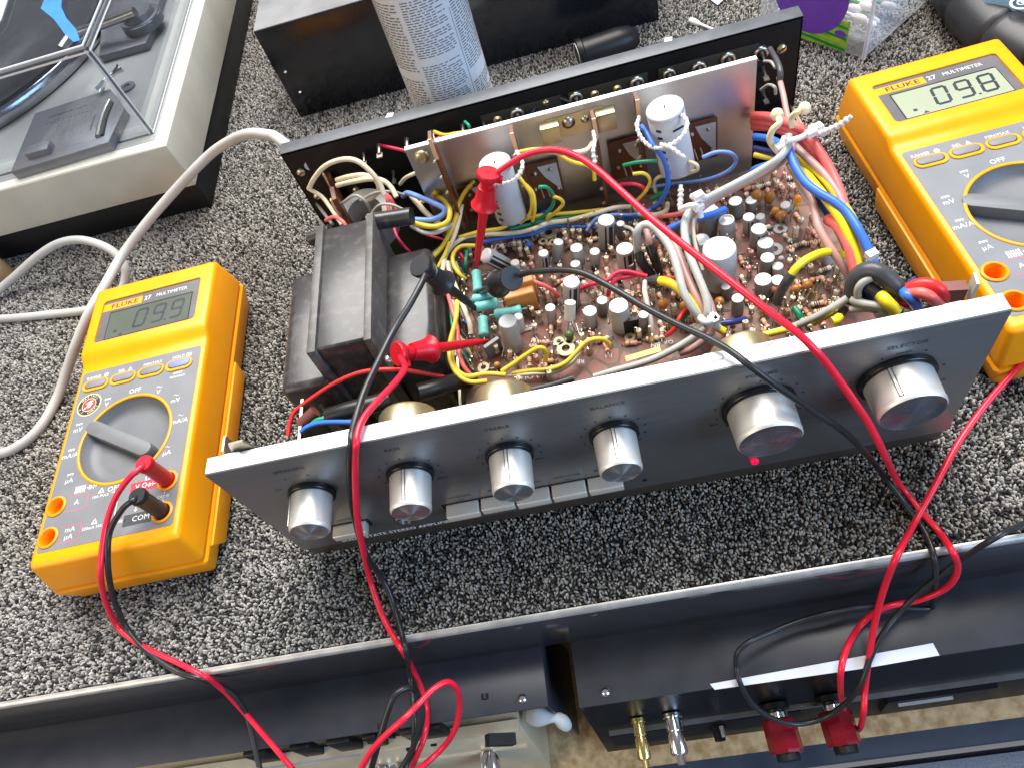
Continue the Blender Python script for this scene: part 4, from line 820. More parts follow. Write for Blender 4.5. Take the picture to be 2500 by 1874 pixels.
# ------------------------------------------------------------------ wiring inside the amplifier
def wire(c, r, pts, name='wire', parent=None, n=8):
    bb = MB(); bb.tube([pt(p) for p in pts], r, WC[c], n, 6); return bb.build(name, parent or AMP)
WIRES = [
 ('cream', 1.7, [('y', 754, 462, 198), ('y', 768, 435, 195), ('y', 795, 405, 191), ('y', 835, 390, 188), ('y', 870, 393, 185), ('y', 900, 415, 181), ('y', 925, 445, 177), ('y', 938, 475, 173)]),
 ('cream', 1.5, [('y', 757, 463, 197), ('y', 785, 480, 192), ('y', 805, 505, 184), ('y', 822, 530, 176), ('y', 835, 550, 170)]),
 ('cream', 1.7, [('y', 822, 440, 199), ('y', 850, 432, 195), ('y', 885, 428, 191), ('y', 912, 436, 187), ('y', 925, 458, 184), ('y', 915, 478, 184), ('y', 895, 490, 186)]),
 ('cream', 1.8, [('y', 823, 453, 196), ('y', 860, 444, 191), ('y', 905, 437, 186), ('y', 935, 442, 181), ('y', 955, 458, 177), ('y', 968, 482, 172)]),
 ('cream', 1.4, [(977, 450, 86), (990, 435, 92), (1012, 424, 96), (1030, 415, 96)]),
 ('cream', 1.9, [(1004, 480, 84), (1022, 500, 86), (1040, 520, 86), (1070, 545, 84), (1090, 560, 78), (1105, 575, 72)]),
 ('ltblue', 1.8, [(984, 480, 84), (995, 472, 90), (1025, 482, 95), (1060, 497, 97), (1082, 508, 96), (1085, 520, 94), (1070, 532, 92), (1045, 538, 91), (1005, 536, 91)]),
 ('yellow', 1.8, [(1070, 480, 92), (1088, 494, 94), (1098, 515, 94), (1094, 540, 92), (1072, 552, 91), (1045, 553, 91), (1006, 545, 91)]),
 ('yellow', 1.6, [(1025, 498, 84), (1045, 482, 90), (1068, 468, 96)]),
 ('white', 1.5, [(1004, 552, 90), (1035, 568, 88), (1065, 568, 87), (1090, 556, 86), (1112, 545, 84)]),
 ('yellow', 1.5, [(1158, 443, 96), (1135, 470, 94), (1120, 500, 90), (1112, 535, 86), (1098, 570, 82), (1078, 605, 78), (1045, 640, 74), (1030, 660, 66)]),
 ('cream', 1.5, [(1128, 500, 88), (1120, 540, 84), (1108, 580, 80), (1088, 620, 76), (1070, 655, 73), (1064, 690, 70)]),
 ('yellow', 1.3, [(1098, 590, 80), (1085, 625, 76), (1066, 660, 73), (1058, 700, 68)]),
 ('bare', 1.0, [(806, 508, 86), (830, 500, 92), (865, 478, 98), (890, 490, 96), (905, 515, 88)]),
 ('bare', 1.0, [(880, 490, 92), (915, 472, 96), (955, 468, 97), (985, 476, 92)]),
 ('bare', .9, [(905, 525, 92), (925, 502, 98), (955, 500, 99), (985, 512, 96)]),
 ('bare', 1.2, [(768, 490, 74), (790, 520, 78), (812, 548, 78)]), ('bare', 1.2, [(775, 530, 60), (795, 560, 66), (800, 590, 66)]),
 ('salmon', 1.3, [(796, 538, 84), (815, 530, 92), (835, 540, 95), (850, 560, 92)]),
 ('salmon', 1.4, [(945, 475, 90), (948, 505, 90), (955, 540, 84)]), ('salmon', 1.3, [(950, 480, 90), (965, 505, 90), (975, 530, 84)]),
 ('crimson', 1.1, [(960, 545, 88), (968, 575, 86), (985, 600, 84), (1000, 615, 80)]), ('crimson', 1.0, [(1015, 555, 78), (1045, 575, 76), (1080, 585, 74), (1105, 600, 70)]),
 # along the left edge of the board
 ('cream', 1.6, [(1060, 720, 70), (1078, 670, 74), (1090, 620, 74), (1125, 585, 73), (1170, 573, 72), (1235, 571, 71), (1290, 563, 70), (1340, 545, 70), (1390, 538, 70), (1450, 522, 71), (1500, 508, 71), (1540, 506, 70), (1565, 520, 68)]),
 ('cream', 1.6, [(1092, 640, 73), (1098, 668, 72), (1112, 700, 72), (1128, 740, 72), (1145, 785, 70), (1150, 815, 66)]),
 ('yellow', 1.4, [(1160, 600, 72), (1125, 602, 73), (1106, 622, 73), (1108, 648, 72), (1122, 670, 70), (1136, 682, 66)]),
 ('yellow', 1.5, [(1116, 735, 72), (1114, 775, 73), (1105, 815, 73), (1102, 860, 72), (1112, 898, 71), (1140, 918, 70), (1185, 912, 69), (1235, 915, 68)]),
 ('yellow', 1.5, [(1108, 800, 74), (1098, 840, 74), (1100, 880, 73), (1118, 915, 72), (1148, 932, 70), (1190, 930, 70)]),
 ('salmon', 1.4, [(1094, 720, 72), (1104, 755, 73), (1116, 800, 72), (1120, 850, 71), (1130, 890, 70), (1152, 920, 66)]),
 ('green', 1.2, [(1100, 740, 68), (1104, 790, 69), (1118, 845, 69), (1142, 880, 66)]), ('white', 1.3, [(1104, 735, 70), (1112, 775, 70), (1108, 820, 70), (1112, 870, 68)]),
 ('green', 1.2, [(1140, 610, 70), (1137, 640, 70), (1135, 665, 64)]), ('crimson', 1.2, [(1118, 612, 70), (1130, 630, 68), (1140, 650, 64)]), ('navy', 1.2, [(1105, 630, 70), (1118, 660, 68), (1135, 690, 64)]),
 ('black', 2.2, [(1040, 640, 66), (1085, 600, 68), (1120, 592, 70), (1165, 590, 70)]), ('bare', 1.0, [(1112, 640, 70), (1128, 680, 68), (1138, 700, 63)]), ('bare', 1.0, [(1118, 745, 70), (1132, 775, 68), (1140, 800, 63)]), ('bare', 1.0, [(1122, 820, 70), (1138, 850, 68), (1148, 872, 63)]),
 ('blue', 1.2, [(1130, 785, 67), (1140, 790, 67), (1148, 800, 64)]), ('yellow', 1.2, [(1130, 830, 68), (1140, 850, 67), (1150, 868, 64)]),
 # under the heatsink
 ('blue', 1.3, [(1180, 590, 68), (1240, 580, 67), (1300, 572, 66), (1345, 552, 66), (1400, 553, 66), (1440, 556, 66)]), ('yellow', 1.3, [(1120, 580, 74), (1175, 565, 74), (1225, 557, 73), (1260, 535, 73)]),
 ('ltblue', 1.2, [(1432, 565, 66), (1445, 545, 68), (1462, 532, 70), (1500, 525, 70), (1545, 525, 69), (1590, 512, 72)]), ('blue', 1.3, [(1448, 555, 65), (1480, 556, 65), (1530, 535, 66), (1580, 524, 66)]),
 ('green', 1.4, [(1245, 560, 70), (1300, 548, 68), (1380, 532, 68), (1450, 518, 68)]), ('yellow', 1.3, [(1250, 548, 72), (1310, 528, 71), (1400, 520, 70), (1475, 512, 70)]), ('navy', 1.5, [(1230, 575, 66), (1320, 520, 62), (1450, 470, 60), (1600, 440, 60)]),
 ('green', 1.1, [(1315, 457, 110), (1335, 458, 108), (1350, 475, 100), (1350, 500, 90), (1330, 525, 80), (1300, 545, 70)]), ('yellow', 1.1, [(1352, 480, 100), (1370, 488, 96), (1374, 500, 90), (1355, 520, 80), (1335, 535, 72)]),
 ('yellow', 1.2, [(1262, 425, 108), (1280, 450, 104), (1297, 480, 98), (1295, 520, 86), (1270, 545, 76)]), ('yellow', 1.1, [(1270, 440, 104), (1300, 470, 98), (1306, 510, 90), (1300, 540, 78)]),
 ('yellow', 1.2, [(1262, 373, 122), (1300, 366, 122), (1345, 366, 120), (1375, 385, 116), (1400, 397, 112), (1445, 410, 106), (1452, 440, 98)]), ('cream', 1.5, [(1330, 370, 122), (1390, 374, 122), (1430, 368, 120), (1447, 350, 120)]),
 ('green', 1.1, [(1522, 404, 102), (1560, 396, 106), (1605, 393, 108)]), ('yellow', 1.1, [(1545, 425, 96), (1572, 424, 96), (1587, 440, 92), (1578, 465, 84), (1555, 490, 74)]), ('crimson', 1.2, [(1515, 450, 84), (1550, 450, 86), (1573, 462, 84), (1565, 485, 76)]),
 ('blue', 1.5, [(1566, 308, 118), (1582, 330, 118), (1598, 360, 116), (1618, 385, 110), (1630, 425, 98), (1628, 465, 86), (1605, 500, 74), (1570, 520, 68)]), ('green', 1.5, [(1635, 440, 84), (1625, 465, 76), (1590, 485, 70)]),
 ('cream', 1.2, [(1682, 395, 98), (1700, 403, 98), (1702, 415, 94), (1685, 422, 90), (1665, 430, 86), (1640, 432, 84), (1610, 432, 84), (1597, 450, 78), (1605, 480, 70)]), ('ltblue', 1.2, [(1715, 385, 98), (1750, 372, 100), (1785, 375, 98), (1797, 395, 92), (1775, 420, 84), (1720, 440, 76), (1640, 450, 68), (1580, 458, 64)]),
 ('salmon', 1.6, [(1590, 528, 72), (1640, 526, 74), (1680, 516, 74)]), ('cream', 1.6, [(1560, 522, 72), (1600, 525, 74), (1625, 515, 74), (1630, 497, 74)]),
 # across the board
 ('yellow', 1.4, [(1225, 906, 68), (1250, 890, 70), (1285, 866, 73), (1312, 850, 76), (1328, 852, 75), (1334, 868, 70), (1330, 884, 64)]), ('yellow', 1.4, [(1250, 910, 66), (1300, 904, 66), (1345, 900, 67), (1380, 886, 68), (1405, 862, 70), (1425, 840, 71), (1445, 829, 72), (1470, 828, 71), (1488, 840, 66)]), ('cream', 1.3, [(1240, 916, 65), (1300, 912, 65), (1350, 908, 65), (1390, 890, 65), (1415, 862, 66)]),
 ('salmon', 1.3, [(1278, 674, 76), (1305, 688, 76), (1335, 700, 73), (1355, 715, 68), (1364, 724, 64)]), ('crimson', 1.4, [(1416, 706, 68), (1445, 694, 72), (1480, 686, 73), (1498, 672, 74), (1515, 664, 75), (1540, 665, 74), (1580, 675, 72)]), ('crimson', 1.4, [(1485, 722, 64), (1490, 700, 70), (1505, 682, 72), (1535, 676, 72), (1570, 668, 72)]),
 ('crimson', 1.3, [(1620, 678, 70), (1650, 680, 70)]), ('red', 1.4, [(1627, 820, 64), (1645, 805, 70), (1658, 780, 74), (1670, 762, 74), (1685, 758, 72)]), ('green', 1.4, [(1668, 800, 66), (1668, 778, 72), (1680, 765, 72)]), ('green', 1.9, [(1940, 752, 68), (1950, 768, 68), (1957, 785, 66)]), ('white', 1.5, [(1575, 688, 74), (1574, 710, 76), (1580, 740, 74), (1590, 790, 68), (1592, 825, 62)]),
 ('white', 1.1, [(1525, 553, 70), (1543, 560, 73), (1552, 575, 72), (1555, 590, 66)]),
 # heavy grey and mauve harness
 ('grey', 2.3, [(1925, 330, 112), (1922, 358, 110), (1900, 388, 108), (1850, 420, 103), (1790, 452, 99), (1735, 480, 96), (1695, 505, 94), (1674, 535, 93), (1672, 575, 92), (1682, 620, 90), (1700, 665, 88), (1722, 720, 84), (1728, 760, 80), (1715, 790, 74), (1688, 815, 70)]),
 ('mauve', 2.1, [(1938, 345, 106), (1930, 372, 104), (1900, 402, 101), (1850, 432, 97), (1790, 462, 94), (1740, 490, 91), (1705, 518, 89), (1686, 550, 86), (1680, 590, 82), (1690, 640, 79), (1715, 700, 77), (1735, 745, 76), (1742, 790, 74), (1730, 820, 71), (1690, 850, 67), (1660, 862, 64)]),
 ('grey', 2.4, [(1558, 620, 76), (1555, 590, 86), (1556, 565, 92), (1570, 550, 94), (1592, 552, 95), (1618, 578, 94), (1640, 615, 92), (1655, 660, 90), (1668, 710, 87), (1690, 752, 82), (1712, 780, 76)]),
 ('mauve', 2.3, [(1645, 590, 84), (1662, 632, 84), (1680, 680, 83), (1700, 725, 81), (1722, 765, 77)]), ('black', 2.9, [(1560, 618, 80), (1566, 640, 76), (1580, 660, 70), (1590, 672, 64)]), ('mauve', 1.9, [(1578, 560, 86), (1584, 585, 84), (1588, 605, 80)]), ('black', 2.7, [(1586, 600, 82), (1595, 625, 78), (1606, 650, 70), (1612, 664, 63)]),
 ('cream', 1.2, [(1692, 535, 90), (1693, 570, 88), (1700, 610, 84), (1715, 660, 78)]), ('navy', 1.5, [(1698, 650, 80), (1712, 690, 76), (1720, 720, 70)]), ('green', 1.2, [(1683, 575, 84), (1692, 605, 80), (1700, 640, 76)]), ('dkgrey', 1.2, [(1688, 560, 85), (1702, 600, 82), (1722, 650, 78)]),
 ('dkgrey', 2.6, [(1580, 688, 72), (1596, 683, 76), (1614, 686, 79)]), ('brightyellow', 2.6, [(1612, 685, 79), (1640, 693, 82), (1665, 712, 82), (1690, 745, 80), (1708, 778, 76)]), ('brightyellow', 2.3, [(1738, 785, 72), (1752, 800, 70), (1768, 810, 68)]), ('navy', 1.8, [(1760, 790, 70), (1790, 786, 70), (1820, 780, 66)]),
 ('grey', 2.0, [(1720, 800, 73), (1690, 825, 70), (1640, 855, 67), (1580, 882, 65), (1500, 905, 64), (1450, 920, 62)]),
 ('brightyellow', 2.2, [(2060, 624, 76), (2035, 616, 84), (2005, 618, 90), (1972, 632, 93), (1948, 650, 93), (1930, 672, 90)]), ('dkgrey', 2.8, [(1934, 668, 91), (1918, 692, 86), (1906, 714, 78), (1897, 736, 68)]),
 # right hand bundle
 ('salmon', 2.6, [(1838, 283, 96), (1875, 285, 101), (1915, 296, 105), (1950, 312, 107), (1975, 333, 108), (2000, 368, 106), (2028, 415, 102), (2048, 460, 99), (2062, 500, 96)]), ('salmon', 2.6, [(1838, 296, 92), (1880, 300, 98), (1925, 314, 102), (1955, 330, 104), (1980, 360, 103), (2010, 400, 100), (2035, 450, 97), (2055, 495, 93)]), ('salmon', 2.4, [(1838, 310, 90), (1885, 313, 95), (1930, 328, 100), (1962, 345, 101), (1992, 380, 100), (2025, 440, 96)]),
 ('blue', 2.5, [(1921, 345, 108), (1928, 372, 107), (1943, 410, 105), (1966, 445, 103), (2000, 472, 102), (2035, 492, 101), (2068, 520, 99), (2095, 560, 97), (2118, 605, 93), (2135, 650, 88)]),
 ('brightyellow', 2.5, [(1942, 370, 102), (1965, 395, 101), (1998, 420, 100), (2028, 455, 99), (2052, 490, 97), (2078, 530, 94), (2100, 575, 90)]), ('brightyellow', 2.6, [(1955, 400, 98), (1980, 440, 98), (2012, 480, 99), (2045, 525, 97), (2072, 575, 93), (2092, 625, 88), (2100, 660, 84)]),
 ('mauve', 2.3, [(1938, 355, 104), (1975, 390, 103), (2010, 425, 101), (2040, 465, 99), (2062, 510, 96), (2085, 565, 92), (2105, 620, 88), (2118, 650, 84)]), ('mauve', 2.3, [(1930, 405, 96), (1955, 445, 95), (1978, 480, 94), (1990, 520, 93), (2000, 560, 91), (2030, 610, 87), (2060, 655, 81), (2075, 685, 76)]),
 ('grey', 2.2, [(1926, 398, 96), (1945, 435, 93), (1965, 475, 90), (1990, 505, 88), (2020, 530, 84), (2040, 550, 80)]), ('salmon', 3.0, [(2020, 535, 90), (2048, 555, 92), (2072, 600, 90), (2085, 650, 85), (2092, 690, 80)]), ('navy', 2.2, [(1995, 475, 90), (2015, 510, 90), (2035, 545, 86)]),
 ('blue', 2.2, [(1842, 334, 92), (1880, 340, 96), (1912, 358, 100), (1920, 378, 100), (1905, 395, 97), (1870, 405, 92), (1842, 415, 86), (1832, 424, 80)]), ('navy', 2.0, [(1842, 362, 88), (1880, 370, 90), (1905, 376, 92)]), ('yellow', 1.8, [(1842, 378, 86), (1880, 386, 87), (1900, 390, 88)]), ('blue', 2.2, [(1770, 512, 76), (1735, 525, 80), (1690, 535, 84), (1650, 552, 82), (1620, 566, 78), (1605, 578, 72)]) ,
 ('mauve', 1.7, [(1902, 190, 108), (1912, 230, 108), (1918, 262, 106), (1924, 290, 104)]), ('dkgrey', 1.8, [(1880, 120, 110), (1897, 150, 112), (1905, 175, 112), (1903, 200, 108)]), ('bare', 1.0, [(1866, 150, 106), (1882, 152, 110), (1893, 166, 110)]), ('bare', 1.0, [(1858, 220, 96), (1876, 208, 102), (1892, 214, 104), (1893, 230, 100)]),
 ('crimson', 1.2, [(930, 355, 106), (960, 362, 106), (995, 370, 104)]), ('crimson', 1.1, [(1050, 345, 108), (1080, 335, 108), (1110, 325, 108)]), ('yellow', 1.2, [(1060, 322, 108), (1085, 330, 110), (1115, 326, 112), (1142, 322, 112)]), ('green', 1.1, [(1135, 298, 112), (1145, 308, 112), (1147, 325, 108)]), ('black', 2.0, [(1290, 290, 100), (1320, 245, 106), (1360, 238, 106), (1395, 250, 102)]),
 # front left
 ('red', 1.3, [(703, 1063, 78), (708, 1030, 80), (722, 1002, 82), (760, 972, 86), (815, 936, 90), (870, 912, 92), (920, 903, 92), (980, 903, 88), (1040, 912, 80), (1105, 925, 70), (1140, 932, 66)]), ('blue', 1.6, [(735, 1054, 84), (755, 1040, 86), (790, 1031, 88), (860, 1030, 90)]), ('green', 1.6, [(755, 1042, 84), (775, 1026, 86), (802, 1020, 86)]), ('salmon', 1.3, [(790, 1020, 84), (805, 1012, 84)]),
 ('black', 4.6, [(802, 1018, 84), (850, 1002, 86), (905, 988, 86), (950, 975, 84)]), ('black', 4.6, [(1020, 958, 80), (1070, 945, 76), (1115, 930, 68), (1150, 920, 60)]), ('white', 1.6, [(795, 970, 60), (798, 1000, 62), (800, 1020, 62)]), ('crimson', 1.4, [(822, 975, 60), (815, 1000, 66), (808, 1014, 74)]), ('dkgrey', 1.8, [(1400, 922, 62), (1350, 938, 62), (1300, 950, 62)]),
 # front right tangle
 ('dkgrey', 4.3, [(2088, 735, 80), (2084, 705, 86), (2094, 678, 92), (2116, 662, 96), (2142, 664, 97), (2165, 680, 95), (2190, 705, 91), (2210, 728, 84)]), ('grey', 2.0, [(2096, 735, 84), (2094, 710, 90), (2106, 690, 94), (2128, 678, 96)]), ('dkgrey', 3.0, [(2112, 690, 90), (2130, 705, 90), (2152, 722, 88)]), ('brightyellow', 3.2, [(2150, 720, 90), (2166, 738, 90), (2190, 762, 86)]), ('navy', 2.4, [(2110, 705, 86), (2118, 718, 84), (2124, 735, 80)]),
 ('blue', 2.8, [(2205, 712, 92), (2216, 722, 94), (2230, 735, 92), (2240, 750, 86)]), ('red', 3.0, [(2218, 706, 94), (2245, 694, 97), (2275, 696, 98), (2298, 712, 95), (2312, 732, 86)]), ('salmon', 2.8, [(2222, 716, 94), (2250, 716, 97), (2275, 728, 95), (2295, 745, 86)]), ('navy', 2.0, [(2218, 705, 90), (2225, 694, 92), (2230, 685, 90)]), ('crimson', 2.2, [(2195, 735, 86), (2212, 742, 86), (2222, 752, 80)]),
 ('grey', 2.2, [(2080, 732, 84), (2110, 742, 86), (2150, 750, 86), (2170, 765, 82)]), ('grey', 2.2, [(2075, 755, 80), (2115, 752, 82), (2140, 756, 80)]), ('grey', 2.1, [(2070, 728, 84), (2035, 750, 80), (1990, 775, 74), (1930, 800, 68), (1860, 820, 65), (1810, 838, 62)]), ('yellow', 1.9, [(2035, 760, 74), (2010, 775, 72), (1985, 790, 68)]), ('dkgrey', 2.2, [(2065, 750, 78), (2050, 770, 76), (2045, 785, 74)]), ('brightyellow', 2.6, [(2032, 786, 80), (2042, 782, 80), (2048, 776, 78)]), ('yellow', 1.8, [(1862, 818, 76), (1890, 812, 76), (1940, 800, 72)]),
]
for c, r, p in WIRES: wire(c, r * (0.88 if r < 3.5 else 1), p)
bb = MB(); q = P(2325, 712, 92); bb.obox(q, ((1, -.2, 0), (.2, 1, 0), (0, 0, 1)), 4.5, 2.5, 4, dull_red); bb.obox(q + np.array([7, -1.5, 2]), ((1, -.2, 0), (.2, 1, 0), (0, 0, 1)), .6, 3, 6, cap_cream); bb.build('fuse_clip', AMP)
bb = MB(); q = P(735, 1035, 82); bb.cyl(q, q + np.array([9, 4, 3]), 3.2, 3.2, dull_red, 12); bb.build('power_switch', AMP)
# beaded cable ties
def tie(pts, r=0.9, bead=1.3, name='cable_tie', mt=None):
    bb = MB(); p = smooth([pt(q) for q in pts], 8); bb.tube(p, r, mt or tie_white, 6, 1, False)
    acc = 0
    for i in range(1, len(p)):
        acc += np.linalg.norm(p[i] - p[i - 1])
        if acc > 2.4: acc = 0; bb.lathe(p[i] - (p[i] - p[i - 1]) / np.linalg.norm(p[i] - p[i - 1]) * bead * .8, p[i] - p[i - 1], [(.3, 0), (bead * .85, bead * .4), (bead, bead * .8), (bead * .85, bead * 1.2), (.3, bead * 1.6)], mt or tie_white, 8)
    return bb.build(name, AMP)
tie([(1200, 452, 116), (1225, 450, 118), (1255, 440, 120), (1272, 420, 122), (1275, 395, 124), (1262, 372, 124)])
tie([(1560, 285, 124), (1556, 315, 122), (1572, 345, 118), (1600, 362, 116), (1640, 352, 120), (1668, 330, 124), (1678, 300, 126), (1665, 280, 128)])
tie([(1612, 352, 120), (1640, 362, 120), (1660, 378, 118), (1672, 385, 116)]); tie([(1448, 320, 124), (1452, 345, 122), (1448, 370, 120), (1452, 395, 116)])
tie([(1662, 452, 100), (1662, 470, 98), (1661, 490, 96), (1660, 508, 95)], 1.0, 1.7); tie([(2078, 284, 124), (2055, 302, 120), (2030, 315, 116), (2005, 325, 112)], 1.0, 1.7)
def band(pts, r): bb = MB(); p = [pt(q) for q in pts]; bb.tube(p, r * .62, tie_white, 8); m = p[len(p) // 2]; bb.obox(m, ((1, .3, 0), (-.3, 1, 0), (0, 0, 1)), 2.3, 1.7, 1.5, tie_white); return bb.build('cable_tie', AMP)
band([(1660, 512, 98), (1685, 502, 102), (1705, 505, 98), (1712, 530, 92)], 2.3); band([(1690, 480, 100), (1705, 478, 103), (1722, 482, 100)], 2.6); band([(1920, 345, 114), (1950, 338, 113), (1980, 325, 114), (2008, 328, 110)], 2.2); band([(1975, 318, 112), (1995, 312, 113), (2012, 325, 108)], 3.4)
band([(1708, 775, 82), (1722, 786, 82), (1740, 784, 80), (1752, 800, 74)], 3.0); band([(1736, 762, 82), (1742, 778, 80), (1748, 798, 76)], 2.2); band([(2120, 640, 92), (2128, 622, 97), (2134, 612, 98)], 2.0); band([(1915, 335, 112), (1905, 360, 110), (1902, 385, 104)], 2.2)
for pts, e in (([(1902, 375, 104), (1880, 345, 112), (1886, 318, 118), (1903, 300, 121), (1898, 285, 122)], (1897, 280, 122)), ([(1935, 312, 110), (1932, 290, 114), (1945, 275, 118), (1960, 268, 119)], (1964, 265, 119))):
    bb = MB(); bb.tube([pt(p) for p in pts], 1.6, tie_cream, 8); q = pt(e); bb.lathe(q - np.array([0, 0, 3]), (0, 0, 1), [(.5, 0), (2.4, 1), (3.2, 3), (2.4, 5), (.4, 6)], tie_cream, 14); bb.build('wire_clip', AMP)
# grey mains cord, enters the rear panel at the left
def cord(pts, r, label, parent=None):
    bb = MB(); bb.tube([pt(p) for p in pts], r, cord_grey, 12, 8)
    if parent: return bb.build('power_cord', parent)
    return tag(bb.build('grey_cord'), label, 'cord')
cord([('w', 32, 209, 104), (680, 340, 104), (650, 329, 104), (610, 327, 100), (570, 340, 92), (520, 372, 80), (470, 420, 70), (410, 485, 56), (350, 555, 44), (295, 630, 36), (255, 700, 40), (220, 760, 40), (190, 830, 30), (165, 900, 16), (140, 970, 6), (100, 1040, 3.8), (50, 1085, 3.8), (-10, 1108, 3.8), (-120, 1110, 3.8)], 3.5, '', AMP)
cord([(-90, 790, 3.8), (-10, 715, 8), (40, 672, 16), (90, 628, 26), (140, 596, 34), (190, 586, 36), (240, 596, 34), (280, 618, 28), (304, 650, 20), (306, 682, 12), (292, 715, 6), (255, 742, 3.8), (210, 758, 3.8), (120, 768, 3.8), (40, 776, 3.8), (-60, 782, 3.8)], 3.3, 'loose loop of grey power cord on the carpet between turntable and left multimeter')

# ------------------------------------------------------------------ test leads with hook clips
def hook(parent, tip, btn, mt, side):
    tip = np.array(tip, float); btn = np.array(btn, float); ax = btn - tip; L_ = np.linalg.norm(ax); a = ax / L_
    bb = MB(); bb.lathe(tip, ax, [(.9, 0), (1.4, 4), (2.0, 12), (2.6, L_ - 26), (2.9, L_ - 22)], mt, 14)
    bb.lathe(tip, ax, [(2.9, L_ - 22), (6.8, L_ - 21.4), (7.2, L_ - 20.2), (6.0, L_ - 18.8), (5.2, L_ - 15), (4.4, L_ - 9), (4.0, L_ - 8.8)], mt, 24)
    o = bb.build('hook_clip', parent)
    bb = MB(); bb.lathe(tip, ax, [(3.2, L_ - 9.5), (3.2, L_ - 5), (4.6, L_ - 4.6), (5.9, L_ - 2.8), (6.2, L_ - .9), (5.7, L_)], mt, 24)
    s_ = np.array(side, float); s_ -= a * np.dot(s_, a); s_ /= np.linalg.norm(s_)
    bb.cyl(btn - a * 3.5 + s_ * 2, btn - a * 3.2 + s_ * 7.5, 2.4, 2.0, mt, 14); bb.build('thumb_button', o)
    bb = MB(); bb.tube([tip + a * .5, tip - a * 1.5, tip - a * 2.6 + s_ * .8, tip - a * 1.6 + s_ * 1.6], .35, tinned, 6, 3); bb.build('wire_hook', o)
    return o
def lead(label, pts_list, mt, cmt, clip, plug=None, r=1.6):
    R0 = root('test_lead', (clip[0][0], clip[0][1], clip[0][2]), label, 'test lead', group='test leads of the multimeters')
    for p in pts_list:
        bb = MB(); bb.tube([pt(q) for q in p], r, mt, 10, 8); bb.build('cable', R0)
    hook(R0, clip[0], clip[1], cmt, clip[2])
    if plug is not None:
        bb = MB(); x, y = plug; bb.lathe((x, y, 38), (0, 0, 1), [(4.2, 0), (4.4, 8), (4.4, 26), (5.0, 27), (5.1, 29.4), (4.6, 30.4)], cmt, 24); bb.build('plug', R0)
    return R0
def dist(a, b): return np.linalg.norm(np.array(a) - np.array(b))
V_, C_ = (-71.1, 44.3), (-70.8, 24.9)
lead('red test lead of the left multimeter, clipped beside the transformer on a teal resistor',
     [[('w', V_[0], V_[1], 66.5), (345, 1140, 69), (318, 1163, 70), (285, 1208, 66), (262, 1268, 60), (250, 1335, 54), (246, 1400, 46), (256, 1462, 26), (285, 1525, 7), (330, 1565, 3), (380, 1592, 3), (440, 1620, 3), (495, 1648, 3), ('y', 540, 1678, -57.5), ('y', 590, 1730, -66), ('y', 650, 1800, -81), ('y', 715, 1876, -97), ('y', 790, 1960, -112)],
      [(978, 872, 101), (988, 898, 104), (968, 930, 108), (930, 970, 113), (893, 1012, 117), (875, 1050, 118.5), (870, 1085, 117.5), ('y', 868, 1115, -4), ('y', 868, 1180, -8), ('y', 872, 1260, -14), ('y', 884, 1330, -19), (900, 1400, 18), (918, 1460, 8), (940, 1515, 3.5), (965, 1560, 2.6), (985, 1590, 1), ('y', 1008, 1632, -60), ('y', 1030, 1680, -68), ('y', 1042, 1730, -78), ('y', 1038, 1790, -91), ('y', 1015, 1850, -101), ('y', 980, 1930, -110)],
      [('y', 870, 1895, -109), ('y', 905, 1835, -101), ('y', 940, 1795, -96), ('y', 985, 1755, -91), ('y', 1025, 1715, -84), ('y', 1060, 1680, -78), ('y', 1092, 1664, -75), ('y', 1115, 1680, -77), ('y', 1122, 1725, -83), ('y', 1108, 1785, -92), ('y', 1070, 1835, -99), ('y', 1000, 1895, -110)]],
     lead_red, clip_red, (P(1190, 832, 66), P(968, 865, 101.2), (-.3, -.6, .2)), V_)
lead('black test lead of the left multimeter, clipped past the transformer corner onto the board',
     [[('w', C_[0], C_[1], 66.5), (322, 1222, 69), (298, 1243, 66), (270, 1292, 58), (263, 1345, 52), (266, 1405, 42), (280, 1468, 22), (308, 1530, 6), (345, 1575, 3), (390, 1612, 3), (440, 1642, 3), (490, 1655, 3), ('y', 535, 1672, -56.5), ('y', 575, 1700, -61), ('y', 602, 1745, -69), ('y', 618, 1805, -81.5), ('y', 640, 1900, -101)],
      [(1042, 660, 117), (1030, 690, 118), (1000, 745, 117), (960, 810, 115), (925, 880, 116), (892, 950, 118), (872, 1010, 119), (860, 1055, 118.4), (857, 1085, 117), ('y', 853, 1125, -3), ('y', 856, 1200, -3.5), ('y', 868, 1270, -9), ('y', 890, 1345, -18), (925, 1400, 18), (948, 1440, 9), (965, 1490, 3.5), (982, 1550, 2.6), (992, 1592, 1), ('y', 1000, 1640, -61), ('y', 1008, 1700, -73), ('y', 1012, 1760, -85.5), ('y', 1008, 1830, -97), ('y', 990, 1920, -109)],
      [('y', 900, 1900, -109), ('y', 925, 1810, -97), ('y', 945, 1740, -86), ('y', 965, 1695, -79), ('y', 1000, 1678, -76), ('y', 1025, 1705, -79), ('y', 1030, 1760, -88), ('y', 1005, 1830, -98), ('y', 965, 1900, -109)]],
     lead_black, clip_black, (P(1172, 762, 66), P(1024, 647, 119.5), (.1, -.8, 0)), C_)
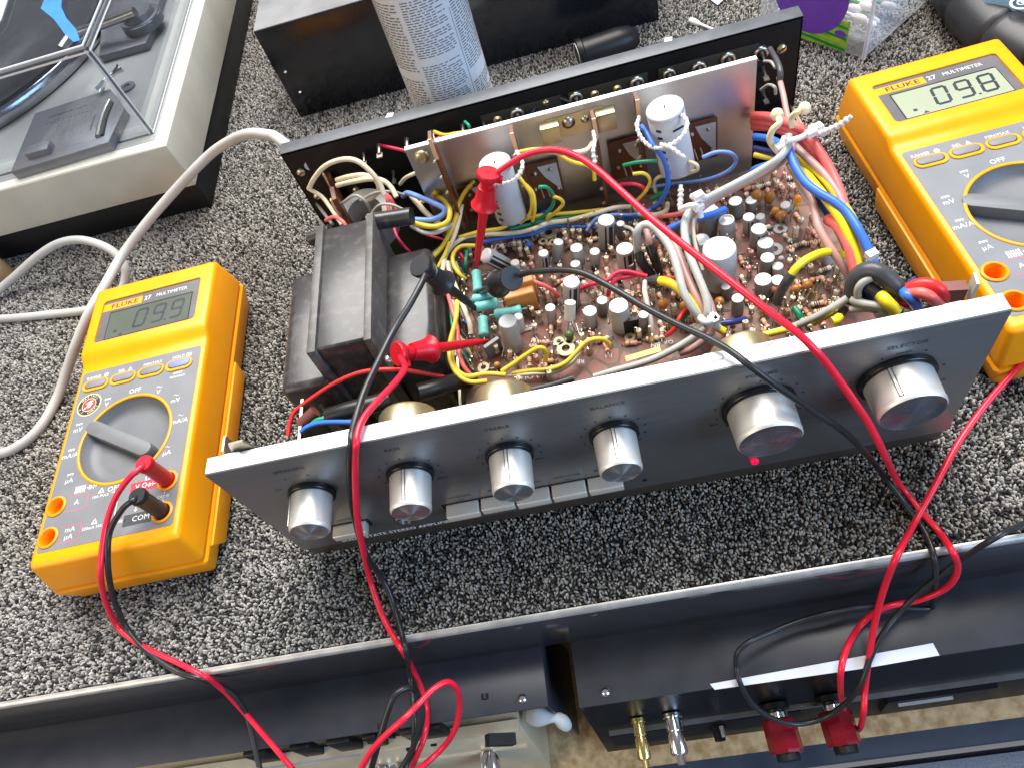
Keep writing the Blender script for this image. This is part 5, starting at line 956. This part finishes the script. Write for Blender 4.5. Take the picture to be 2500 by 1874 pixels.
lead('red test lead arching over the circuit board from its upright clip to the right multimeter',
     [[(1215, 420, 127), (1245, 400, 129), (1290, 376, 132), (1345, 366, 134), (1400, 378, 136), (1455, 412, 137), (1520, 470, 137), (1600, 542, 136), (1690, 615, 134), (1780, 685, 131), (1870, 755, 127), (1945, 812, 122), (1985, 850, 117.5), ('y', 2020, 890, -5), ('y', 2075, 965, -12), ('y', 2125, 1040, -19), ('y', 2160, 1110, -25), (2195, 1180, 12), (2250, 1248, 5), (2295, 1300, 3), ('y', 2325, 1345, -55), ('y', 2338, 1378, -58), ('y', 2330, 1412, -61), ('y', 2300, 1440, -63), ('y', 2240, 1464, -64), ('y', 2160, 1482, -65), ('y', 2105, 1520, -68), ('y', 2068, 1580, -80), ('y', 2052, 1650, -92), ('y', 2058, 1725, -99), ('y', 2078, 1772, -108), ('y', 2098, 1778, -109), ('y', 2108, 1740, -106), ('y', 2112, 1680, -96), ('y', 2122, 1600, -84), ('y', 2138, 1510, -71), ('y', 2160, 1430, -62), ('y', 2190, 1355, -54.5), (2230, 1280, 5), (2285, 1180, 8), (2340, 1080, 9), (2400, 995, 12), (2460, 925, 18), (2520, 865, 26), (2600, 800, 36)]],
     lead_red, clip_red, (P(1163, 655, 68), P(1193, 421, 128), (.9, -.1, .15)), None)
lead('black test lead from the middle of the board over the front panel to the right',
     [[(1270, 672, 106), (1300, 664, 112), (1350, 660, 116), (1400, 662, 119), (1440, 674, 120), (1500, 706, 121), (1570, 748, 121), (1650, 790, 120), (1720, 822, 119), (1780, 855, 118.5), ('y', 1830, 892, -3), ('y', 1900, 945, -9), ('y', 1980, 1000, -12), ('y', 2050, 1045, -15), ('y', 2105, 1095, -19), (2150, 1150, 20), (2195, 1210, 9), (2240, 1268, 4), (2268, 1318, 3), ('y', 2282, 1370, -56), ('y', 2284, 1420, -60), ('y', 2278, 1465, -63), ('y', 2272, 1482, -64), ('y', 2230, 1484, -64), ('y', 2165, 1478, -63), ('y', 2100, 1480, -62), ('y', 2030, 1494, -63), ('y', 1960, 1512, -64), ('y', 1890, 1538, -67), ('y', 1835, 1562, -71), ('y', 1802, 1590, -75), ('y', 1798, 1625, -80), ('y', 1808, 1668, -88), ('y', 1838, 1718, -96), ('y', 1885, 1752, -102), ('y', 1945, 1766, -105), ('y', 2010, 1752, -104), ('y', 2065, 1715, -100), ('y', 2100, 1670, -95), ('y', 2125, 1605, -85), ('y', 2155, 1545, -76), ('y', 2190, 1500, -69), ('y', 2225, 1462, -64), ('y', 2280, 1415, -60), ('y', 2360, 1355, -56), ('y', 2440, 1305, -54.5), (2540, 1250, 4), (2650, 1120, 6)]],
     lead_black, clip_black, (P(1165, 716, 66), P(1250, 680, 105.2), (.8, .2, .1)), None, r=1.45)

# ------------------------------------------------------------------ turntable at the back left
TT = root('turntable', (-300, 480, 0), 'cream record player with a clear dust cover, back left on the carpet', 'record player')
X0, X1, Y0, Y1 = -640, -111.5, 327.5, 720
b = MB(); b.box(X0 + 6, X1 - 1.5, Y0 + 3.5, Y1, 2.0, 28, black_pl); b.build('base', TT, bevel=1.5)
b = MB(); b.box(X0, X1, Y0, Y1, 28, 68.0, plinth_cream); pl = b.build('plinth', TT, bevel=0.8, seg=3)
b = MB(); b.box(X0 + 2, X1 - 1.2, Y0 + 1.2, Y1 - 2, 67.5, 68.4, edge_cream); b.build('plinth_rim', pl)
b = MB(); b.box(X0 + 12, X1 - 11, Y0 + 10.5, Y1 - 12, 68.2, 68.8, plinth_top); b.build('deck_plate', pl)
# platter
PC = (-362.0, 545.0)
b = MB(); b.lathe((*PC, 68.8), (0, 0, 1), [(150, 0), (152, 2), (152, 12), (150, 14)], platter_al, 96); pt_ = b.build('platter', TT)
b = MB(); b.lathe((*PC, 82.8), (0, 0, 1), [(147, 0), (147, 2.4), (140, 2.6), (139, 2.0), (90, 2.0), (89, 2.6), (50, 2.6), (10, 2.2), (4, 2.2), (3.5, 8), (.5, 9)], rubber_mat, 96); b.build('platter_mat', pt_)
# tonearm base, rest and headshell
def TTP(px, py, z): return P(px, py, z)
a0 = [TTP(x, y, 70) for x, y in ((22, 420), (80, 275), (268, 214), (303, 262), (262, 360), (265, 352))]
top = [TTP(x, y, 78) for x, y in ((22, 418), (82, 274), (266, 214), (301, 262), (262, 345))]
b = MB(); b.prism([(q[0], q[1]) for q in (top[0], top[4], top[3], top[2], top[1])], 68.8, 77, tt_grey); hs = b.build('control_plate', TT, bevel=1.0)
q = TTP(95, 365, 80); b = MB(); b.obox((q[0], q[1], 79), ((1, 0, 0), (0, 1, 0), (0, 0, 1)), 10, 5.5, 3, tt_grey); b.build('speed_switch', hs, bevel=0.6)
b = MB(); b.tube([TTP(x, y, 77.3) for x, y in ((250, 332), (256, 300), (264, 275), (274, 252))], 1.6, slot_dark, 8); b.tube([TTP(x, y, 77.3) for x, y in ((240, 335), (247, 300), (256, 272), (268, 248))], 2.4, steel, 8)
for (xa, ya), (xb, yb) in (((118, 288), (210, 258)), ((105, 306), (232, 266)), ((220, 318), (232, 282))):
    n = 14
    for k in range(n): f = k / (n - 1); c = TTP(xa + (xb - xa) * f, ya + (yb - ya) * f, 77.15); b.obox(c, ((1, 0, 0), (0, 1, 0), (0, 0, 1)), .9 if k % 3 else .4, .5 if ya < 300 else .25, .05, ink_dark)
b.build('control_marks', hs)
b = MB(); q = TTP(268, 190, 84); b.tube([q + np.array([-11, -7, -4]), q + np.array([-4, -3, 0]), q + np.array([4, 3, 1]), q + np.array([10, 7, 2])], lambda t: 1.6 + 2.2 * abs(2 * t - 1) ** 2, chrome, 14); b.cyl((q[0], q[1], 68.8), (q[0], q[1], 84), 1.6, 1.6, chrome, 10); b.build('arm_lift', TT)
q = TTP(310, 212, 70); b = MB(); b.lathe((q[0], q[1], 68.8), (0, 0, 1), [(7, 0), (7, 1.5), (3.2, 1.6), (3, .6), (.1, .6)], tt_grey, 24); b.build('arm_rest_base', TT)
c0, c1 = TTP(160, 170, 68.8), TTP(205, 150, 68.8); b = MB(); b.prism(stadium(26, 11, 6, (c0[0] + c1[0]) / 2, (c0[1] + c1[1]) / 2 + 2), 68.7, 69.0, tt_grey); b.build('label_plate', TT)
# gimbal block at the upper right of the deck
g = [TTP(x, y, 76) for x, y in ((240, 138), (355, 105), (372, 70), (390, 0), (420, -90), (300, -70), (250, 30))]
b = MB(); b.prism([(q[0], q[1]) for q in g], 68.8, 76, tt_grey); gm = b.build('arm_board', TT, bevel=1.0)
q = TTP(340, 40, 84); b = MB(); b.lathe((q[0], q[1], 76), (0, 0, 1), [(19, 0), (19, 6), (18, 8), (15, 8.5), (14, 12), (13, 13)], tt_grey, 40); b.lathe((q[0], q[1], 83), (0, 0, 1), [(19.2, 0), (19.2, .6)], chrome, 40, False, False); b.build('arm_pivot', gm)
b = MB(); b.tube([TTP(330, 30, 95), TTP(250, 60, 92), TTP(180, 85, 90), TTP(150, 120, 88)], 4.0, steel, 14); b.build('tonearm', gm)
# clear dust cover
cx0, cx1, cy0, cy1, cz0, cz1 = -630, -125.5, 346.5, 705, 69.2, 143.5; th = 2.6
b = MB()
o = [(cx0, cy0), (cx1, cy0), (cx1, cy1), (cx0, cy1)]; i_ = [(cx0 + th, cy0 + th), (cx1 - th, cy0 + th), (cx1 - th, cy1 - th), (cx0 + th, cy1 - th)]
vs = [(*p, cz0) for p in o] + [(*p, cz1) for p in o] + [(*p, cz0) for p in i_] + [(*p, cz1 - th) for p in i_]
fs = [(k, (k + 1) % 4, 4 + (k + 1) % 4, 4 + k) for k in range(4)] + [(4, 5, 6, 7)] + [(8 + (k + 1) % 4, 8 + k, 12 + k, 12 + (k + 1) % 4) for k in range(4)] + [(15, 14, 13, 12)] + [((k + 1) % 4, k, 8 + k, 8 + (k + 1) % 4) for k in range(4)]
b.add(vs, fs, acrylic); dc = b.build('dust_cover', TT, sharp=20)
b = MB(); z = cz1
for p, q in (((cx0, cy0, z), (cx1, cy0, z)), ((cx1, cy0, z), (cx1, cy1, z))):
    b.tube([np.array(p) + [0, 0, -.8], np.array(q) + [0, 0, -.8]], 1.15, acrylic_edge, 8, 1, False)
off = 1.9
b.tube([(cx0, cy0 - .2, z - 3.4), (cx1 - .5, cy0 - .2, z - 3.4)], .8, acrylic_rim, 6, 1, False); b.tube([(cx0, cy0 + 3.0, z + .1), (cx1 - 3.5, cy0 + 3.0, z + .1), (cx1 - 3.5, cy1, z + .1)], .9, acrylic_rim, 6, 1, False); b.tube([(cx1 + .2, cy0, z - 3.2), (cx1 + .2, cy1, z - 3.2)], .8, acrylic_rim, 6, 1, False)
b.tube([(cx1 - .6, cy0 + .4, cz0), (cx1 - .6, cy0 + .4, cz1)], .7, acrylic_edge, 6, 1, False); b.tube([(cx1 + .2, cy0 + 1.6, cz0), (cx1 + .2, cy0 + 1.6, cz1)], .7, acrylic_rim, 6, 1, False); b.tube([(cx1 - 2.4, cy0 - .2, cz0), (cx1 - 2.4, cy0 - .2, cz1)], .7, acrylic_rim, 6, 1, False)
b.tube([(cx0, cy0, cz0 + .2), (cx1, cy0, cz0 + .2), (cx1, cy1, cz0 + .2)], .55, acrylic_edge, 6, 1, False); b.tube([(cx1 + .7, cy0, cz0 + .6), (cx1 + .7, cy1, cz0 + .6)], .6, acrylic_rim, 6, 1, False)
b.build('cover_edge', dc)
# blue reflection in the lid painted as a flat strip, white glare beyond it
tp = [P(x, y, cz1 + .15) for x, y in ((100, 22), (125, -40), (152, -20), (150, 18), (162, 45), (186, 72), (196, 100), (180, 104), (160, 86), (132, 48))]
b = MB(); b.prism([(q[0], q[1]) for q in tp][::-1], cz1 + .1, cz1 + .5, blue_reflection); tag(b.build('lid_reflection'), 'bright blue reflection painted as a strip on the clear turntable lid', 'reflection')
tp = [P(x, y, cz1 + .6) for x, y in ((-60, 120), (-60, -60), (24, -20), (2, 48))]
b = MB(); b.prism([(q[0], q[1]) for q in tp][::-1], cz1 + .1, cz1 + .9, paper_m); tag(b.build('lid_glare'), 'white glare painted as a flat corner on the turntable lid, far left', 'paper')  # white light reflected in the lid, added as a pale sheet
q = P(5, 678, 6); b = MB(); b.lathe((q[0] - 8, q[1] + 6, .5), (0, 0, 1), [(12, 0), (13, 3), (12, 24)], mat('wood_peg', (.45, .30, .16), .5), 24); tag(b.build('wooden_block'), 'round tan wooden block beside the black base of the turntable', 'block')

# ------------------------------------------------------------------ aerosol can
CX, CY, CRd = 119.0, 274.0, 27.5
CAN = root('spray_can', (CX, CY, 0), 'white aerosol can covered in fine print standing behind the amplifier', 'spray can')
b = MB(); b.lathe((CX, CY, 0), (0, 0, 1), [(25.5, 0), (CRd, 1.5), (CRd, 3), (CRd - .6, 3.6), (CRd - .6, 166), (CRd, 167), (CRd, 169), (24, 176), (16, 182), (15, 184)], can_white, 64); cb = b.build('can_body', CAN)
b = MB(); b.lathe((CX, CY, 184), (0, 0, 1), [(13, 0), (13, 10), (9, 20), (8, 22)], can_white, 32); b.build('spray_cap', CAN)
b = MB(); rc = CRd - .55; rr = random.Random(4)
def patch(t0, t1, z0, z1, mt, dr=0.05):
    n = max(1, int((t1 - t0) * rc / 2.5)); vs = []
    for zz in (z0, z1):
        for k in range(n + 1): t = t0 + (t1 - t0) * k / n; vs.append((CX + (rc + dr) * math.cos(t), CY + (rc + dr) * math.sin(t), zz))
    b.add(vs, [(k, k + 1, n + 2 + k, n + 1 + k) for k in range(n)], mt)
for t0, t1, lh, holes in ((-2.85, -1.98, 1.9, ((44, 48), (72, 77), (112, 118))), (-1.90, -.95, 1.55, ((56, 59), (82, 87), (121, 127))), (-.83, .1, 1.7, ((60, 66), (100, 108)))):
    z = 14
    while z < 162:
        if not any(a <= z <= c for a, c in holes):
            t = t0 + rr.uniform(0, .02); end = t1 - (rr.uniform(.1, .5) if rr.random() < .12 else rr.uniform(0, .04))
            while t < end - .03:
                wl = rr.uniform(.05, .19); patch(t, min(end, t + wl), z, z + lh * .42, can_ink); t += wl + rr.uniform(.025, .045)
        z += lh
for t in (-.88, ): patch(t, t + .012, 60, 150, can_ink)
b.build('fine_print', cb)

# ------------------------------------------------------------------ black metal case (amplifier cover) behind
q0, q1 = -41.0, 283.0; b = MB()
C0 = root('metal_case', (121, 470, 0), 'glossy black metal case with dusty top and painted grey ceiling sheen behind the spray can', 'case')
b.box(q0, q1, 423.5, 640, 0.8, 84, case_black); b.build('case_body', C0, bevel=0.8)
b = MB(); b.box(q0 + .4, q1 - .4, 424, 639, 83.8, 84.5, case_top_sheen); b.build('case_lid', C0)
for x, z in ((-33, 45), (-30, 24)): bb = MB(); bb.lathe((x, 423.6, z), (0, -1, 0), [(1.6, 0), (1.3, .8), (.4, 1.2)], chrome, 12); bb.build('case_screw', C0)

# ------------------------------------------------------------------ small things at the back
b = MB(); q = P(1412, 140, 13); b.lathe((q[0], q[1], 13.5), (.97, .12, 0), [(10, -.6), (12.6, 0), (13, 1), (13, 4), (11.8, 5), (11.8, 34), (10, 44), (6, 50)], black_pl, 40); b.ring((q[0], q[1], 13.5), (-.97, -.12, 0), 9.6, 10.6, 1.0, cap_top_dull, 40)
o_ = b.build('plastic_cap', origin=(q[0], q[1], 0)); 
tag(o_, 'black round plastic cap lying on the carpet behind the amplifier', 'cap')
def swab(a_, c_, z, label=None, parent=None, stem=None, name='cotton_swab'):
    A_, C_ = P(*a_, z), P(*c_, z); d = C_ - A_; L_ = np.linalg.norm(d); bb = MB(); bb.cyl(A_, C_, 1.1, 1.1, stem or paper_m, 8)
    for p_, s_ in ((A_, -1), (C_, 1)): bb.lathe(p_ - d / L_ * s_ * 9, d * s_, [(1.2, 0), (2.3, 4), (2.7, 8), (2.2, 11), (.4, 13)], cotton, 12)
    return bb.build(name, parent)
tag(swab((1690, 52), (1790, 92), 2.6), 'single cotton swab lying on the carpet behind the amplifier', 'cotton swab')
b = MB(); tp = [P(x, y, 1.5) for x, y in ((1680, -60), (1720, -6), (1752, 18), (1785, -12), (1860, -60))]; b.prism([(q[0], q[1]) for q in tp], 3.2, 3.5, paper_m); tag(b.build('paper_scrap'), 'white paper scrap at the top edge beside the swab box', 'paper')
# swab box
SB = root('swab_box', (430, 350, 0), 'frosted plastic box of cotton swabs with a purple round label', 'plastic box')
c0, cl, cr = P(2108, 152, 0), P(1945, 98, 0), P(2228, 0, 0)
dl = (cl - c0) / np.linalg.norm(cl - c0); dr = (cr - c0) / np.linalg.norm(cr - c0); dr = np.array([-dl[1], dl[0], 0]) * np.sign(np.dot(np.array([-dl[1], dl[0], 0]), dr))
LB, DB, HB = 92.0, 78.0, 70.0
def bp(a, d, h): return c0 + dl * a + dr * d + np.array([0, 0, h])
b = MB(); vs = [bp(a, d, h) for h in (1, HB) for a, d in ((0, 0), (LB, 0), (LB, DB), (0, DB))]; b.hull8(vs if np.cross(dl, dr)[2] > 0 else [vs[k] for k in (0, 3, 2, 1, 4, 7, 6, 5)], frost); bx = b.build('box_shell', SB, bevel=3.0, seg=3)
b = MB(); b.tube([bp(.6, .6, 2), bp(.6, .6, HB)], 1.6, mat('frosted_ridge', (.75, .80, .86), .3, alpha=.7), 8, 1, False); b.build('corner_ridge', SB)
nrm = -dr; b = MB(); fr = lambda e: (bp(0, 0, 0) + nrm * e, dl, np.array([0, 0, 1.0]), nrm)
b.prism([(15, 3), (64, 3), (60, 18), (15, 27)], 0, .2, lab_green, fr(.1)); b.prism([(80, 40), (88, 36), (86, 52), (78, 50)], 0, .2, dk_green, fr(.1)); b.prism(circle(31, 48, 49, 40), .2, .3, purple, fr(.12))
for (x, y, w_, h_) in ((21, 16, 5, 2.6),): b.prism([(x + w_ * math.cos(t), y + h_ * math.sin(t)) for t in np.linspace(0, 6.28, 16)[:-1]], .2, .3, purple, fr(.12))
b.build('box_label', SB)
b = MB()
for k in range(6): b.prism([(16, 3.5 + k * 4.2), (60, 6.5 + k * 4.2), (60, 8.6 + k * 4.2), (16, 5.4 + k * 4.2)], .2, .26, dk_green if k % 2 == 0 else mat('label_lime', (.42, .62, .05), .4), fr(.1))
b.build('label_sticks', SB)
for k in range(16):
    a = np.array(bp(8 + rr.uniform(-4, 10), 6 + rr.uniform(0, 60), 6 + rr.uniform(0, 44))); e = a + dl * 66 + np.array([0, 0, rr.uniform(-4, 6)]); bb = MB(); bb.cyl(a, e, 1.3, 1.3, dk_green if k % 4 == 0 else cotton, 8); bb.lathe(a + dl * 9, -dl, [(1.2, 0), (2.6, 4), (3.0, 8), (2.4, 11), (.4, 13)], cotton, 12); o = bb.build('packed_swab', SB)
# black padded grip and pale blue packet in the corner
b = MB(); b.tube([P(2300, -110, 18), P(2352, -12, 18), P(2408, 55, 18), P(2472, 106, 18), P(2550, 152, 18), P(2650, 205, 18)], lambda t: 18 - 1.8 * (abs(math.sin(t * 12.0)) < .16), hose_m, 24, 10); tag(b.build('padded_hose'), 'thick black segmented hose beyond the right multimeter', 'hose')
b = MB(); q = P(2470, 25, 36); q = P(2470, 12, 41.5); b.obox((q[0] + 40, q[1] + 22, 21), ((.8, .6, 0), (-.6, .8, 0), (0, 0, 1)), 40, 26, 20.5, bottle_blue); o_ = b.build('blue_packet', bevel=2.0); b = MB(); q = P(2493, 8, 41.8); b.ring((q[0], q[1], 41.6), (0, 0, 1), 5.0, 6.6, .2, ink_white, 24); b.text('G', 7, (q[0], q[1], 41.8), (.8, .6, 0), (-.6, .8, 0), ink_white); b.build('packet_emblem', o_); tag(o_, 'pale blue packet with a white ring emblem in the far right corner', 'packet')

# ------------------------------------------------------------------ below the bench front
ZS = -172.0
b = MB(); b.box(-500, 700, -107, 200, ZS - 16, ZS, wood_m); SH = b.build('lower_shelf', origin=(100, 0, ZS - 16)); tag(SH, 'tan particle board shelf under the bench front', 'shelf')
b = MB(); b.box(-500, 700, -118, -107.1, ZS - 16, ZS - 1, slate); b.build('shelf_edge', SH)
b = MB(); b.box(-600, 900, -900, -118.5, -420, -415, slate); struct(b.build('floor'))
b = MB(); b.box(-300, 700, -131, -122, ZS - 60, ZS - 40, stripe_grey); b.box(-300, 700, -122, -118.5, ZS - 60, ZS - 46, slate); o_ = b.build('carpet_strip'); tag(o_, 'grey carpeted strip below the lower shelf at the bottom right', 'shelf')
# right hand unit
PA = root('power_amplifier', (330, -60, ZS), 'black amplifier under the bench with red binding posts on its back', 'amplifier')
rx0, rx1 = 131, 560
b = MB(); b.box(rx0, rx1, -87.5, -49, -52, -49.9 - .4, case_paint); b.box(rx0, rx0 + 2, -87.5, -30, ZS + 8, -52, case_paint); cv = b.build('top_cover', PA, bevel=.5)
b = MB(); b.hull8([(rx0, -96, ZS + 6), (rx1, -96, ZS + 6), (rx1, -60, ZS + 6), (rx0, -60, ZS + 6), (rx0, -87, -52.2), (rx1, -87, -52.2), (rx1, -60, -52.2), (rx0, -60, -52.2)], rear_black); b.build('rear_face', PA)
b = MB(); b.hull8([(rx0 + 8, -94.4, -112), (rx1, -94.4, -112), (rx1, -90, -112), (rx0 + 8, -90, -112), (rx0 + 8, -94.0, -110.6), (rx1, -94.0, -110.6), (rx1, -90, -110.6), (rx0 + 8, -90, -110.6)], steel); b.hull8([(rx0 + 8, -96.8, -140), (250, -96.8, -140), (250, -93, -140), (rx0 + 8, -93, -140), (rx0 + 8, -94.8, -113), (250, -94.8, -113), (250, -93, -113), (rx0 + 8, -93, -113)], slot_dark); b.build('rear_lip', PA)
b = MB(); q = P(1478, 1688, -49.9); b.lathe((q[0], q[1], -50.2), (0, 0, 1), [(2.6, 0), (2.4, .8), (1.2, 1.4)], chrome, 16); b.build('cover_screw', PA)
for px in (1915, 2055):
    q = PY(px, 1740 if px < 2000 else 1715, -96); bb = MB(); o = (q[0] - 5, -91.5, -100)
    bb.lathe(o, (0, -1, 0), [(8, 0), (8, 3), (5, 3.2), (4.5, 6)], black_pl, 20, True, False); bb.lathe(o, (0, -1, 0), [(6.0, 5), (6.0, 8), (7.6, 8.2)], chrome, 20, False, False)
    bp_ = bb.build('binding_post', PA); bb = MB(); bb.lathe(o, (0, -1, 0), [(8.6, 8), (9.2, 9), (9.2, 24), (8.2, 25.5)], post_red, 8); bb.build('post_cap', bp_, sharp=20); bb = MB(); bb.lathe(o, (0, -1, 0), [(6.4, 25.4), (6.2, 29)], black_pl, 16); bb.build('post_end', bp_)
for px, mt, r in ((1545, gold, 3.6), (1640, chrome, 4.6)):
    q = PY(px, 1750, -96); bb = MB(); o = (q[0], -90.5, -90); bb.lathe(o, (0, -1, 0), [(r * 1.2, 0), (r * 1.2, 2), (r, 2.1), (r, 9), (r * .8, 9.2), (r * .8, 10), (r, 10.2), (r * 1.05, 20), (r * .9, 21), (r * .55, 21), (r * .5, 26)], mt, 20); bb.build('phono_plug', PA)
bb = MB(); q = PY(1752, 1750, -96); bb.lathe((q[0], -95.5, -124), (0, -1, 0), [(5, 0), (5, 2), (3.4, 3), (3.2, 8)], black_pl, 16); bb.cyl((q[0] + 2, -97, -114), (q[0] + 2, -103, -114), 1.6, 1.2, steel, 10); bb.build('toggle_switch', PA)
bb = MB(); bb.hull8([(300, -97, -150), (360, -97, -150), (360, -92, -150), (300, -92, -150), (300, -96, -122), (360, -96, -122), (360, -92, -122), (300, -92, -122)], black_pl); bb.box(306, 336, -98, -96.4, -128, -126, cap_top_dull); bb.build('rear_socket', PA)
b = MB(); tp = [P(x, y, -49.2) for x, y in ((1733, 1668), (2278, 1568), (2294, 1598), (2110, 1630), (1745, 1682))]; b.prism([(q[0], q[1]) for q in tp][::-1], -49.9, -49.4, paper_m); tag(b.build('paper_strip'), 'narrow white paper strip on the edge of the black amplifier below the bench', 'paper')
# left hand unit: silver receiver
RC = root('receiver', (-60, -60, ZS), 'champagne faced receiver with silver knobs below the bench at the left', 'receiver')
b = MB(); b.box(-480, 114.5, -84.5, -49, -52, -50.3, case_paint); b.box(112.5, 114.5, -84, -30, ZS + 8, -52, case_paint); b.build('top_cover', RC, bevel=.5)
b = MB(); q = P(1275, 1704, -49.9); b.lathe((q[0], q[1], -50.2), (0, 0, 1), [(2.6, 0), (2.4, .8), (1.2, 1.4)], chrome, 16); b.build('cover_screw', RC)
b = MB(); b.hull8([(-480, -102, ZS + 4), (92, -102, ZS + 4), (92, -70, ZS + 4), (-480, -70, ZS + 4), (-480, -86, -78), (92, -86, -78), (92, -70, -78), (-480, -70, -78)], champagne); fc = b.build('face_plate', RC, bevel=.6)
b = MB(); b.box(-480, 92, -90, -84, -79, -75, cream_face); b.hull8([(-480, -93.6, -115.5), (88, -93.6, -115.5), (88, -91, -115.5), (-480, -91, -115.5), (-480, -93, -113), (88, -93, -113), (88, -91, -113), (-480, -91, -113)], cream_face); b.build('face_trim', RC)
b = MB(); b.hull8([(-200, -89, -98), (-10, -89, -98), (-10, -86, -98), (-200, -86, -98), (-200, -87.6, -80), (-10, -87.6, -80), (-10, -85, -80), (-200, -85, -80)], glass_sky); b.build('dial_window', RC)
for px, wd in ((658, 7), (762, 6), (852, 7), (925, 4), (1045, 12)):
    q = P(px, 1790, -70); bb = MB(); bb.hull8([(q[0] - wd, -88, -76), (q[0] + wd, -88, -76), (q[0] + wd, -84, -76), (q[0] - wd, -84, -76), (q[0] - wd, -87, -54), (q[0] + wd, -87, -54), (q[0] + wd, -82, -54), (q[0] - wd, -82, -54)], black_pl); bb.build('shadow_block', RC, bevel=.8)  # black blocks stand in for dark gaps and feet shadows
for px in (690, 775, 1125):
    q = PY(px, 1815, -96); bb = MB(); bb.lathe((q[0], -93, -118), (0, -1, 0), [(6.4, 0), (6.4, 16), (5.8, 17), (.1, 17.4)], chrome, 32); bb.build('knob', RC)
b = MB()
for px, py in ((930, 1842), (958, 1850), (985, 1838), (1000, 1860), (1035, 1842), (905, 1860), (1190, 1790), (1060, 1850)):
    b = MB(); q = PY(px, py, -97); b.lathe((q[0], -94 - (-q[2] - 108) * .18, q[2]), (0, -1, 0), [(2, -2), (2, .6), (.1, .7)], slot_dark, 10); b.build('face_hole', fc)
b = MB(); q = PY(1228, 1803, -95); b.obox((q[0], -96, q[2] + 6), ((.8, 0, -.6), (0, 1, 0), (.6, 0, .8)), 8, 3, 3, slot_dark); b.build('face_slot', fc)
q = P(1350, 1752, -80); b = MB(); bpts = [P(1298, 1738, -80), P(1330, 1748, -78), P(1362, 1752, -80), P(1385, 1772, -90)]; b.tube(bpts, lambda t: 6 - 3.5 * t + 1.2 * math.sin(t * 9), rag_m, 12); tag(b.build('cotton_wad'), 'small white wad of cloth hanging in the gap between the black cabinets', 'cloth')
